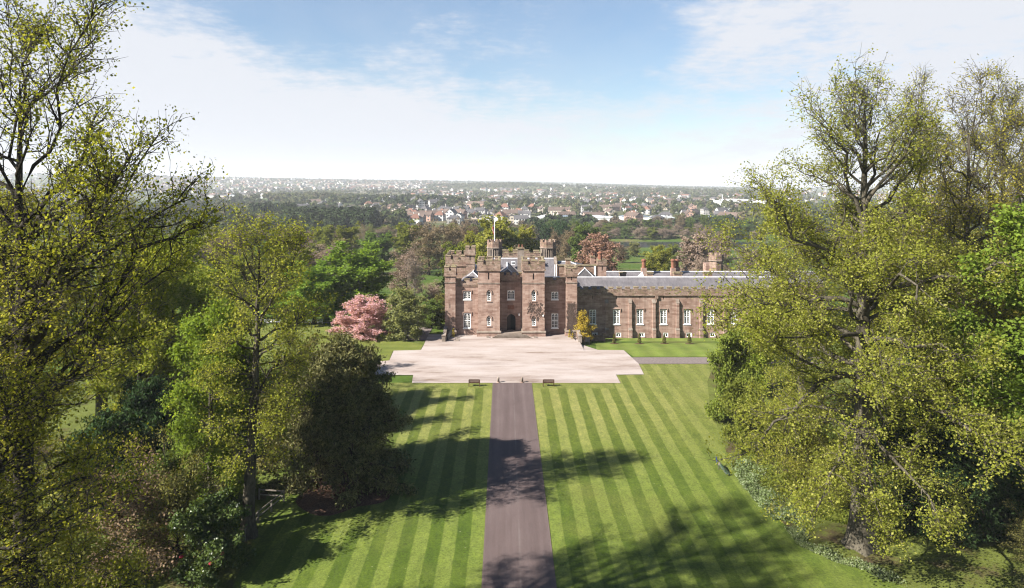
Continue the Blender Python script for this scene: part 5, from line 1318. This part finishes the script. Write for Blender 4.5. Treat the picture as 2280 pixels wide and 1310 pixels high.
# ------------------------------------------------------------------ the peacock
def peacock():
    x, y = GP(1601, 1046)
    e = empty('peacock', (x, y, gz(x, y)+.03), 'blue necked peacock with a long folded green train on the right lawn edge', 'bird', None, R_(112))
    # body axis along +x: train tip, train, rump, breast, neck, head, beak
    spine = [(-1.55, .07, .06, .20), (-1.3, .10, .07, .30), (-.9, .22, .10, .27), (-.5, .38, .13, .21), (-.2, .50, .17, .17), (.02, .56, .20, .17), (.2, .58, .19, .15), (.32, .66, .12, .10), (.36, .78, .07, .065), (.37, .92, .055, .05), (.39, 1.02, .055, .048), (.45, 1.05, .045, .035), (.53, 1.03, .012, .010)]
    n = 10; vs = []; fs = []; mi = []
    P = [Vector((a, 0, b)) for a, b, _, _ in spine]
    for i, (a, b, hh, ww) in enumerate(spine):
        t = (P[min(i+1, len(P)-1)]-P[max(i-1, 0)]).normalized(); up = Vector((-t.z, 0, t.x)); sd = Vector((0, 1, 0))
        for k in range(n):
            q = P[i]+up*hh*math.sin(2*PI*k/n)+sd*ww*math.cos(2*PI*k/n); vs.append(q)
    for i in range(len(spine)-1):
        for k in range(n):
            j = (k+1) % n; fs.append((i*n+k, i*n+j, (i+1)*n+j, (i+1)*n+k)); mi.append(0 if i < 4 else 2 if i < 5 else 1 if i < 11 else 3)
    fs += [tuple(range(n)), tuple(range(len(vs)-1, len(vs)-n-1, -1))]; mi += [0, 3]
    for sy in (-.07, .07):     # legs and toes in the same mesh
        mb = MB(); mb.bar((.0, sy, .45), (.03, sy, .24), .045, 6, 0, .022); mb.bar((.03, sy, .24), (.0, sy, .03), .018, 6)
        for dx, dy in ((.12, 0), (.09, .06), (.09, -.06), (-.07, 0)): mb.bar((0, sy, .03), (dx, sy+dy, .01), .012, 5)
        o = len(vs); vs += [Vector(v) for v in mb.v]; fs += [tuple(i+o for i in f) for f in mb.f]; mi += [3]*len(mb.f)
    def tm():
        m, nt, out = new_mat('train_feathers'); f = noise(nt, pos(nt), 9, 2)
        bsdf(nt, out, ramp(nt, f, [(.35, (.05, .05, .035)), (.5, (.05, .12, .07)), (.65, (.16, .13, .06))]), .5); return m
    me = bpy.data.meshes.new('body'); me.from_pydata(vs, [], fs)
    for m in (tm(), simple_mat('blue_feathers', (.012, .04, .22), .4, .2, 8), simple_mat('barred_wing', (.22, .19, .15), .7, .4, 14), simple_mat('horn', (.16, .15, .13), .6)): me.materials.append(m)
    me.polygons.foreach_set('material_index', mi); me.polygons.foreach_set('use_smooth', [True]*len(fs)); link('body', me, e)
    mb = MB()
    for k in range(6):
        a = R_(60+k*12); q = (.40+.13*math.cos(a), (k-2.5)*.012, 1.07+.13*math.sin(a)); mb.bar((.40, 0, 1.06), q, .005, 4); mb.ngon(q[0], q[1], [(q[2], .004), (q[2]+.015, .018), (q[2]+.03, .004)], 6)
    mb.build('crest', M['iron'], e)
peacock()

# ------------------------------------------------------------------ the town beyond the park
TM = {}; TALB = .75
def window_wall(name, c, sx=2.6, sz=2.9):
    m, nt, out = new_mat(name); ge = N(nt, 'ShaderNodeNewGeometry'); sp = N(nt, 'ShaderNodeSeparateXYZ'); L(nt, ge.outputs['Position'], sp.inputs[0])
    oi = N(nt, 'ShaderNodeObjectInfo')
    a = math_n(nt, 'FRACT', math_n(nt, 'DIVIDE', math_n(nt, 'ADD', sp.outputs[0], sp.outputs[1]), sx)); b = math_n(nt, 'FRACT', math_n(nt, 'DIVIDE', sp.outputs[2], sz))
    wx = math_n(nt, 'LESS_THAN', math_n(nt, 'ABSOLUTE', math_n(nt, 'SUBTRACT', a, .5)), .24); wz = math_n(nt, 'LESS_THAN', math_n(nt, 'ABSOLUTE', math_n(nt, 'SUBTRACT', b, .5)), .24)
    nrm = N(nt, 'ShaderNodeSeparateXYZ'); L(nt, ge.outputs['Normal'], nrm.inputs[0]); flat = math_n(nt, 'LESS_THAN', math_n(nt, 'ABSOLUTE', nrm.outputs[2]), .3)
    f = math_n(nt, 'MULTIPLY', math_n(nt, 'MULTIPLY', wx, wz), flat)
    hsv = N(nt, 'ShaderNodeHueSaturation'); hsv.inputs['Color'].default_value = (*c, 1); L(nt, math_n(nt, 'ADD', math_n(nt, 'MULTIPLY', oi.outputs['Random'], .35), .78), hsv.inputs['Value'])
    bsdf(nt, out, mix(nt, f, hsv.outputs[0], (.05, .055, .065)), .8, alb=TALB); return m
TM['white'] = window_wall('white_render', (.62, .60, .56)); TM['cream'] = window_wall('cream_render', (.52, .45, .36)); TM['brick'] = window_wall('pink_brick', (.40, .25, .19)); TM['grey'] = window_wall('grey_render', (.38, .36, .34))
TM['flat'] = window_wall('flat_block_wall', (.55, .47, .41), 3.2, 2.8)
TM['r_grey'] = simple_mat('slate_roof_far', (.15, .14, .145), .8, .25, .1); TM['r_brown'] = simple_mat('brown_tile_far', (.21, .145, .115), .8, .25, .1); TM['r_red'] = simple_mat('red_tile_far', (.32, .155, .105), .8, .2, .1)
TM['metal'] = simple_mat('pale_metal_sheet', (.52, .54, .56), .5, .12, .06, alb=.9); TM['metal_blue'] = simple_mat('blue_grey_sheet', (.30, .36, .42), .5, .12, .06); TM['metal_dark'] = simple_mat('dark_sheet', (.12, .12, .14), .6, .15, .06)
def house_mesh(w, d, h, rh, hip=0):
    wl_ = MB(); wl_.box(-w/2, w/2, -d/2, d/2, -1.5, h)
    if not hip: wl_.add([(-w/2, -d/2, h), (-w/2, d/2, h), (-w/2, 0, h+rh*.97), (w/2, -d/2, h), (w/2, d/2, h), (w/2, 0, h+rh*.97)], [(0, 2, 1), (3, 4, 5)])
    wl_.box(w*.25, w*.25+.9, -.4, .4, h+rh*.6, h+rh+.9)
    rf = MB(); e = .35; hp = hip*w
    if hip: rf.add([(-w/2-e, -d/2-e, h-.1), (w/2+e, -d/2-e, h-.1), (w/2+e, d/2+e, h-.1), (-w/2-e, d/2+e, h-.1), (-w/2+hp, 0, h+rh), (w/2-hp, 0, h+rh)], [(0, 1, 5, 4), (2, 3, 4, 5), (1, 2, 5), (3, 0, 4)])
    else: rf.add([(-w/2-e, -d/2-e, h-.15), (w/2+e, -d/2-e, h-.15), (w/2+e, d/2+e, h-.15), (-w/2-e, d/2+e, h-.15), (-w/2-e, 0, h+rh), (w/2+e, 0, h+rh)], [(0, 1, 5, 4), (2, 3, 4, 5)])
    return wl_, rf
HP = []
for k, (w, d, h, rh, hip, wm, rm, lb, grp) in enumerate([
    (12, 8, 5.4, 3.2, 0, 'white', 'r_grey', 'white gabled house with a grey roof in the town', 'white grey roofed town houses'),
    (16, 8, 5.2, 3.0, 0, 'cream', 'r_brown', 'cream gabled house with a brown roof in the town', 'cream town houses'),
    (10, 9, 5.4, 3.4, .3, 'white', 'r_red', 'white hipped house with a red roof in the town', 'white red roofed town houses'),
    (24, 8, 5.2, 3.0, 0, 'brick', 'r_brown', 'long pinkish brick terrace in the town', 'pink brick terraces'),
    (13, 9, 5.4, 3.0, .3, 'grey', 'r_grey', 'grey hipped house with a slate roof in the town', 'grey town houses')]):
    a, b = house_mesh(w, d, h, rh, hip); e = empty('town_house', (0, 0, 0), lb, 'house', grp)
    a.build('wall', TM[wm], e); b.build('roof', TM[rm], e); HP.append((e, (a, b, wm, rm)))
r = random.Random(99); used = set(); placed = []
def place_house(x, y, rz, k):
    e0 = HP[k][0]
    if k not in used: e = e0; used.add(k)
    else:
        e = e0.copy(); COL.objects.link(e)
        for ch in e0.children: c = ch.copy(); c.parent = e; COL.objects.link(c)
    s = r.uniform(.85, 1.15); e.location = (x, y, gz(x, y)); e.rotation_euler = (0, 0, rz); e.scale = (s, s, s*r.uniform(.9, 1.2)); placed.append((x, y))
bands = [  # px0, px1, Y0, Y1, count for single houses
    (850, 1010, 620, 900, 44), (1000, 1170, 620, 860, 34), (1170, 1560, 700, 1000, 40), (1280, 1660, 900, 1300, 44), (560, 860, 760, 1000, 26), (850, 1200, 900, 1300, 30), (1400, 1680, 620, 760, 8), (380, 560, 800, 1100, 10), (1680, 2300, 600, 1200, 22)]
cnt = 0
for (a, b, y0, y1, n) in bands:
    rows = [r.uniform(-.5, .5) for _ in range(6)]
    for k in range(n):
        Y = r.uniform(y0, y1); px = r.uniform(a, b); x = PX(px, Y)
        if any((x-q)**2+(Y-w)**2 < 15**2 for q, w in placed[-160:]): continue
        place_house(x, Y, r.choice(rows)+r.choice([0, PI/2]), r.choice([0, 0, 1, 2, 3, 4, 1])); cnt += 1
print('single houses', cnt)
# the farther town: one mass
def house_mass(name, bands, mats_kinds):
    V = []; Fq = []; mi = []; off = 0
    allv = []; alln = 0
    faces = {4: [], 3: []}
    vs = []; fs = []; ms = []
    matl = [TM['white'], TM['cream'], TM['brick'], TM['grey'], TM['r_grey'], TM['r_brown'], TM['r_red']]
    for (a, b, y0, y1, n) in bands:
        for _ in range(n):
            Y = r.uniform(y0, y1); x = PX(r.uniform(a, b), Y); z = gz(x, Y); rz = r.choice([.2, -.3, .5])+r.choice([0, PI/2]); c, s = math.cos(rz), math.sin(rz)
            w, d, h, rh = r.uniform(9, 22), r.uniform(8, 10), r.uniform(4.5, 7.5), r.uniform(2.6, 3.6); wm = r.choice([0, 0, 0, 1, 1, 2, 3]); rm = r.choice([4, 4, 5, 6])
            P = [(-w/2, -d/2, -2), (w/2, -d/2, -2), (w/2, d/2, -2), (-w/2, d/2, -2), (-w/2, -d/2, h), (w/2, -d/2, h), (w/2, d/2, h), (-w/2, d/2, h), (-w/2, 0, h+rh), (w/2, 0, h+rh)]
            o = len(vs); vs += [(x+c*p-s*q, Y+s*p+c*q, z+t) for p, q, t in P]
            for f, m in (((0, 1, 5, 4), wm), ((1, 2, 6, 9, 5), wm), ((2, 3, 7, 6), wm), ((3, 0, 4, 8, 7), wm), ((4, 5, 9, 8), rm), ((6, 7, 8, 9), rm)): fs.append(tuple(i+o for i in f)); ms.append(m)
    me = bpy.data.meshes.new(name); me.from_pydata(vs, [], fs)
    for m in matl: me.materials.append(m)
    me.polygons.foreach_set('material_index', ms); o = link(name, me); o['kind'] = 'stuff'
house_mass('distant_suburb', [(250, 660, 2100, 3800, 520), (660, 1000, 2400, 3900, 330), (900, 1250, 1300, 2300, 160), (1230, 1680, 1250, 2000, 150), (420, 640, 1500, 2000, 40), (1250, 1700, 2400, 3600, 90), (-300, 250, 1500, 3800, 300), (1700, 2500, 1300, 3500, 250)], None)
# blocks of flats and sheds, one by one
def flat_block(px, py_base, w_px, h_px, dpt, wm, label, roofm='r_grey', Y=None):
    Y = Y or 35*F/(py_base-HY); x = PX(px, Y); e = empty('apartment_block', (x, Y, PZ(py_base, Y) if gz(x, Y) < PZ(py_base, Y)-6 else gz(x, Y)), label, 'apartment block', None, .0)
    e.location.z = gz(x, Y); W = w_px*Y/F; Hh = PZ(py_base-h_px, Y)-gz(x, Y)
    mb = MB(); mb.box(-W/2, W/2, -dpt/2, dpt/2, -2, Hh); mb.build('wall', TM[wm], e)
    mb = MB(); mb.box(-W/2-.4, W/2+.4, -dpt/2-.4, dpt/2+.4, Hh, Hh+.8); mb.box(-W*.15, W*.1, -dpt*.2, dpt*.2, Hh+.8, Hh+2.6); mb.build('roof', TM[roofm], e)
    return e
flat_block(858, 507, 14, 21, 12, 'white', 'white apartment block standing beside the dark conifer block', Y=585)
flat_block(842, 507, 15, 17, 12, 'grey', 'grey apartment block joined to the dark conifer block edge', Y=590)
flat_block(1057, 488, 13, 11, 14, 'flat', 'small pinkish apartment block left of the flag', 'r_red')
flat_block(1126, 494, 13, 14, 14, 'flat', 'small pinkish apartment block right of the flag', 'r_red')
flat_block(702, 473, 24, 9, 14, 'brick', 'red and white apartment block above the dark conifers', 'r_red')
flat_block(961, 436, 14, 12, 18, 'flat', 'pale tower block on the hillside, left one of two', 'r_brown', Y=1900)
flat_block(993, 437, 15, 12, 18, 'flat', 'pale tower block on the hillside, right one of two', 'r_brown', Y=1900)
flat_block(1285, 460, 17, 9, 16, 'flat', 'pink tower block above the white houses', 'r_red', Y=1200)
flat_block(955, 483, 26, 10, 14, 'brick', 'reddish apartment block among the nearest houses', 'r_brown')
flat_block(1570, 478, 14, 12, 14, 'grey', 'grey apartment block left of the white sports ground', 'r_grey')
flat_block(1440, 473, 34, 7, 12, 'white', 'long white apartment block in the middle of the town', 'r_grey')
flat_block(810, 414, 30, 5, 20, 'cream', 'long cream school block on the hill skyline, left one', 'r_brown', Y=3000)
flat_block(835, 414, 28, 5, 20, 'cream', 'long cream school block on the hill skyline, right one', 'r_grey', Y=2900)
def shed(px, py_base, w_px, h_px, dpt, rm, label, Y=None, wm='white'):
    Y = Y or 35*F/(py_base-HY); x = PX(px, Y); z = gz(x, Y); e = empty('warehouse', (x, Y, z), label, 'warehouse'); W = w_px*Y/F; Hh = max(5, h_px*Y/F)
    mb = MB(); mb.box(-W/2, W/2, -dpt/2, dpt/2, -2, Hh*.62); mb.build('wall', M['white'] if wm == 'white' else TM[wm], e)
    mb = MB(); n = max(1, int(W/35)); 
    for k in range(n):
        a, b = -W/2-.3+k*(W+.6)/n, -W/2-.3+(k+1)*(W+.6)/n
        mb.prism_y([(a, Hh*.622), (b-.01, Hh*.622), ((a+b)/2, Hh)], -dpt/2-.4, dpt/2+.4)
    mb.build('roof', TM[rm], e); return e
for a in [(1215, 491, 42, 7, 30, 'metal', 'pale long warehouse behind the right palace trees, left of the row'), (1262, 492, 40, 6, 30, 'metal_blue', 'blue grey long warehouse, second of the row'), (1330, 491, 80, 8, 34, 'metal', 'longest pale warehouse in the middle of the row'),
          (1415, 489, 66, 7, 30, 'metal_blue', 'blue grey warehouse right of the longest one'), (1475, 491, 50, 7, 30, 'metal', 'pale warehouse right of the blue grey one'), (1590, 494, 36, 8, 30, 'metal_blue', 'blue grey warehouse near the right trees'),
          (1045, 478, 40, 4, 24, 'metal', 'thin pale warehouse above the nearest houses'), (1240, 478, 46, 7, 30, 'metal_dark', 'dark roofed warehouse above the row'),
          (420, 447, 36, 6, 40, 'metal', 'white retail shed on the far left edge of the town'), (460, 449, 44, 7, 40, 'metal_blue', 'blue grey retail shed at the left of the town'), (520, 445, 32, 8, 40, 'metal', 'white retail shed right of the blue grey one'), (552, 448, 30, 5, 40, 'metal_dark', 'dark retail shed at the left of the town'), (590, 446, 34, 5, 40, 'metal', 'white low retail shed beside the slim lime top'),
          (1265, 443, 40, 5, 30, 'metal', 'white warehouse in the far fields'), (1300, 449, 40, 5, 30, 'metal_blue', 'blue grey warehouse in the far fields')]:
    shed(*a)
# the white sports ground
Y = 1150.; x = PX(1655, Y); e = empty('stadium', (x, Y, gz(x, Y)), 'white sports stadium with shallow curved roofs at the right of the town', 'stadium')
for (cx, cy, w, d, h) in ((0, -40, 64, 18, 8), (0, 45, 64, 18, 11), (-38, 0, 16, 60, 9), (38, 0, 16, 60, 9)):
    mb = MB(); mb.box(cx-w/2, cx+w/2, cy-d/2, cy+d/2, -2, h*.6); mb.build('stand', M['white'], e)
    mb = MB(); mb.prism_y([(cx-w/2-2, h*.602), (cx+w/2+2, h*.602), (cx+w*.3, h*.95), (cx, h), (cx-w*.3, h*.95)], cy-d/2-2, cy+d/2+2); mb.build('roof', M['white'], e)
for sx in (-1, 1):
    mb = MB(); mb.bar((sx*50, -50, 0), (sx*50, -50, 20), .5, 6); mb.build('floodlight_mast', M['lead'], e)

# ------------------------------------------------------------------ far woods
def tri_blob(rng, n):
    d = rand_dir(rng, n); d[:, 2] = np.abs(d[:, 2])*1.05-.18
    return d*rng.uniform(.72, 1.05, n)[:, None]
def wood(name, mat, spots, h0, h1, ntri, seed, wide=.42, size=.42):
    """spots: array (n,2); one mass of crowns"""
    rng = np.random.default_rng(seed); n = len(spots); h = rng.uniform(h0, h1, n); z = g(spots[:, 0], spots[:, 1]); rad = h*wide*rng.uniform(.8, 1.25, n)
    d = tri_blob(rng, n*ntri).reshape(n, ntri, 3)
    c = np.stack([spots[:, 0][:, None]+d[..., 0]*rad[:, None], spots[:, 1][:, None]+d[..., 1]*rad[:, None], (z+h*.45)[:, None]+d[..., 2]*(h*.55)[:, None]], -1).reshape(-1, 3)
    s = np.repeat(rad, ntri)*size*2
    nrm = norm(d.reshape(-1, 3)+rng.normal(0, .45, (n*ntri, 3))); a = norm(np.cross(nrm, rand_dir(rng, n*ntri))); b = np.cross(nrm, a); s = s[:, None]*rng.uniform(.6, 1.2, (n*ntri, 1))
    v = np.stack([c-a*s*.5-b*s*.35, c+a*s*.5-b*s*.3, c+b*s*.6], 1).reshape(-1, 3)
    o = link(name, fast_mesh(name, v, 3, mat)); o['kind'] = 'stuff'; return o
WM = {'dark': wood_mass_mat('far_dark_wood', [(.35, (.03, .045, .024)), (.65, (.065, .085, .036))]), 'mixed': wood_mass_mat('far_mixed_wood', [(.32, (.03, .045, .018)), (.45, (.065, .085, .03)), (.55, (.12, .125, .05)), (.66, (.15, .115, .08)), (.75, (.05, .065, .03))], .045),
      'green': wood_mass_mat('far_green_wood', [(.35, (.075, .09, .035)), (.5, (.14, .15, .05)), (.66, (.22, .21, .08))], .05), 'brown': wood_mass_mat('far_brown_wood', [(.35, (.09, .07, .045)), (.65, (.18, .14, .095))], .05)}
def scatter(bs, seed):
    rng = np.random.default_rng(seed); out = []
    for (a, b, y0, y1, n) in bs:
        Y = rng.uniform(y0, y1, n); x = (rng.uniform(a, b, n)-CX)*Y/F
        out.append(np.stack([x, Y], -1))
    return np.concatenate(out)
wood('conifer_wood', WM['dark'], scatter([(640, 832, 455, 520, 190), (560, 660, 600, 700, 60)], 1), 16, 20, 240, 1, .26, .26)
wood('park_wood', WM['mixed'], scatter([(320, 660, 480, 800, 420), (380, 900, 480, 640, 160), (1650, 2400, 480, 900, 320), (-300, 320, 480, 900, 320)], 2), 9, 15, 170, 2, .42, .30)
wood('dark_wood', WM['dark'], scatter([(330, 520, 800, 1050, 150), (780, 1010, 930, 1250, 150), (640, 800, 760, 900, 60), (1180, 1330, 520, 570, 40), (1500, 1640, 520, 570, 50), ], 3), 7, 12, 70, 3)
wood('hill_wood', WM['green'], scatter([(590, 800, 1100, 1400, 200), (700, 1000, 1250, 1600, 120), (560, 760, 1600, 1950, 100)], 4), 7, 12, 60, 4)
wood('town_trees', WM['mixed'], scatter([(850, 1680, 700, 1000, 200), (850, 1680, 1000, 1500, 420), (400, 860, 750, 1300, 240), (1000, 1680, 1500, 2200, 520), (1200, 1680, 2200, 3200, 500), (300, 1000, 1700, 2400, 380), (1680, 2500, 900, 2500, 400), (-300, 300, 900, 2500, 400)], 5), 7, 13, 44, 5)
wood('hillside_trees', WM['mixed'], scatter([(200, 1000, 2300, 4000, 1900), (950, 1250, 2000, 3300, 520), (600, 1150, 3300, 4200, 500), (-300, 200, 2400, 4000, 400)], 6), 6, 12, 26, 6)
wood('far_woods', WM['mixed'], scatter([(950, 1200, 2400, 2800, 330), (1380, 1700, 1800, 2500, 380), (300, 1700, 4000, 4600, 700), (1300, 1720, 3300, 4600, 500), (900, 1700, 5200, 6600, 500)], 7), 9, 16, 24, 7)
wood('valley_trees', WM['brown'], scatter([(1180, 1640, 540, 640, 170), (1000, 1180, 480, 600, 60), (850, 1000, 480, 560, 40)], 8), 3, 6, 110, 8, .6, .36)

# ------------------------------------------------------------------ air, sky, sun, camera
HAZE = 1.35e-4
mb = MB(); mb.box(-8950, 8950, -420, 8950, -30, 130)
m, nt, out = new_mat('haze_air'); v = N(nt, 'ShaderNodeVolumePrincipled'); v.inputs['Color'].default_value = (.93, .96, 1, 1); v.inputs['Density'].default_value = HAZE; v.inputs['Anisotropy'].default_value = .1
L(nt, v.outputs[0], out.inputs['Volume']); o = mb.build('haze', m); o['kind'] = 'stuff'; o.visible_shadow = True

EL = R_(35.5); AZ = R_(26)               # light runs to +x and a little to +y
Ld = Vector((math.cos(EL)*math.cos(AZ), math.cos(EL)*math.sin(AZ), -math.sin(EL)))
sun = bpy.data.lights.new('sun', 'SUN'); sun.energy = 5.0; sun.angle = R_(.55); sun.color = (1, .955, .88)
so = bpy.data.objects.new('sun', sun); COL.objects.link(so); so.rotation_euler = Ld.to_track_quat('-Z', 'Y').to_euler()
w = bpy.data.worlds.new('World'); SC.world = w; w.use_nodes = True; nt = w.node_tree; nt.nodes.clear()
wo = N(nt, 'ShaderNodeOutputWorld'); bg = N(nt, 'ShaderNodeBackground'); sky = N(nt, 'ShaderNodeTexSky', sky_type='NISHITA')
sky.sun_disc = False; sky.sun_elevation = EL; sky.sun_rotation = math.atan2(-Ld.x, -Ld.y); sky.altitude = 60; sky.air_density = 1.0; sky.dust_density = .5; sky.ozone_density = 1.6
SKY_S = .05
tc = N(nt, 'ShaderNodeTexCoord'); sp = N(nt, 'ShaderNodeSeparateXYZ'); L(nt, tc.outputs['Generated'], sp.inputs[0])
az = math_n(nt, 'ARCTAN2', sp.outputs[0], sp.outputs[1]); el = math_n(nt, 'ARCSINE', sp.outputs[2])
# cloud deck seen in perspective: coordinates on a level sheet far above
zc_ = math_n(nt, 'ADD', math_n(nt, 'MAXIMUM', sp.outputs[2], 0), .10)
cb = N(nt, 'ShaderNodeCombineXYZ'); L(nt, math_n(nt, 'DIVIDE', sp.outputs[0], zc_), cb.inputs[0]); L(nt, math_n(nt, 'DIVIDE', sp.outputs[1], zc_), cb.inputs[1])
n1 = noise(nt, cb.outputs[0], 1.15, 9, .62); n2 = noise(nt, cb.outputs[0], 4.5, 6, .65)
mp = N(nt, 'ShaderNodeMapping'); mp.inputs['Scale'].default_value = (.9, .35, 1); mp.inputs['Rotation'].default_value = (0, 0, .6); L(nt, cb.outputs[0], mp.inputs[0]); n3 = noise(nt, mp.outputs[0], 2.0, 7, .6)
def bank(a0, e0, ra, re, s):
    """soft bank of cloud centred on a compass bearing and height"""
    dx = math_n(nt, 'DIVIDE', math_n(nt, 'SUBTRACT', az, a0), ra); dy = math_n(nt, 'DIVIDE', math_n(nt, 'SUBTRACT', el, e0), re)
    d = math_n(nt, 'ADD', math_n(nt, 'MULTIPLY', dx, dx), math_n(nt, 'MULTIPLY', dy, dy))
    return math_n(nt, 'MULTIPLY', math_n(nt, 'POWER', 2.718, math_n(nt, 'MULTIPLY', d, -1)), s)
banks = None
for bk in [(-.56, .155, .20, .085, .30), (-.34, .10, .26, .06, .26), (-.08, .085, .14, .035, .13), (.30, .20, .10, .07, .20), (.62, .18, .20, .12, .34), (-.66, .235, .10, .03, .16), (-.28, .235, .10, .045, -.20), (.16, .20, .10, .06, -.16), (0.05, .0, 1.6, .10, .20), (-.47, .245, .06, .03, -.08), (2.2, .5, 1.2, .5, .1)]:
    q = bank(*bk); banks = q if banks is None else math_n(nt, 'ADD', banks, q)
n4 = noise(nt, cb.outputs[0], 13., 5, .6)
dens = math_n(nt, 'ADD', math_n(nt, 'ADD', math_n(nt, 'MULTIPLY', n1, .60), math_n(nt, 'MULTIPLY', n2, .30)), math_n(nt, 'ADD', math_n(nt, 'MULTIPLY', n3, .22), math_n(nt, 'MULTIPLY', math_n(nt, 'SUBTRACT', n4, .5), .34)))
dens = math_n(nt, 'SUBTRACT', dens, .06)
dens = math_n(nt, 'ADD', dens, banks)
mr_ = N(nt, 'ShaderNodeMapRange', interpolation_type='SMOOTHSTEP'); mr_.inputs['From Min'].default_value = .46; mr_.inputs['From Max'].default_value = .86; L(nt, dens, mr_.inputs[0])
thin = math_n(nt, 'MULTIPLY', n3, .42)
cover = math_n(nt, 'MINIMUM', math_n(nt, 'ADD', math_n(nt, 'MULTIPLY', mr_.outputs[0], .95), thin), 1)
# cloud cover cut overhead and behind the camera to lower the fill light
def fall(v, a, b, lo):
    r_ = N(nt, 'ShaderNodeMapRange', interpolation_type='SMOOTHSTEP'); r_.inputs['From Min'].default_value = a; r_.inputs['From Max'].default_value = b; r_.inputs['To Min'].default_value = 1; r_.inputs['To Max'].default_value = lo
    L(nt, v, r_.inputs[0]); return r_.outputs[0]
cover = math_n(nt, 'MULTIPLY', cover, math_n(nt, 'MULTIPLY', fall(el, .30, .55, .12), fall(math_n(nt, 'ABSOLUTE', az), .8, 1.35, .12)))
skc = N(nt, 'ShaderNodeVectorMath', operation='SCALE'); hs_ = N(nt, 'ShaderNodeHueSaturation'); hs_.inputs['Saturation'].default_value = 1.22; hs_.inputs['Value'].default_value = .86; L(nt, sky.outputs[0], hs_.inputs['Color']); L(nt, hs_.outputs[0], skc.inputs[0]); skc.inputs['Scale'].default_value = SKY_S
CLOUD = (.228, .237, .256)
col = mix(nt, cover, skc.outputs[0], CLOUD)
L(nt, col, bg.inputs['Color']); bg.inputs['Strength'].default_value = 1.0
L(nt, bg.outputs[0], wo.inputs['Surface'])

cam = bpy.data.cameras.new('camera'); co = bpy.data.objects.new('camera', cam); COL.objects.link(co)
co.location = (0, 0, CAMZ); co.rotation_euler = (PI/2, 0, 0); cam.sensor_width = 36; cam.lens = F/2280*36
cam.shift_x = (1140-CX)/2280; cam.shift_y = -(655-HY)/2280; cam.clip_start = .5; cam.clip_end = 30000
SC.camera = co
vs_ = SC.view_settings; vs_.view_transform = 'Standard'; vs_.look = 'None'; vs_.gamma = 1; vs_.use_curve_mapping = False; vs_.exposure = 1.8
cy = SC.cycles
cy.max_bounces = 6; cy.diffuse_bounces = 3; cy.glossy_bounces = 2; cy.transmission_bounces = 4; cy.volume_bounces = 0; cy.transparent_max_bounces = 6
cy.use_adaptive_sampling = True; cy.adaptive_threshold = .012
SC.render.film_transparent = False
cy.use_denoising = True; cy.filter_width = 1.15
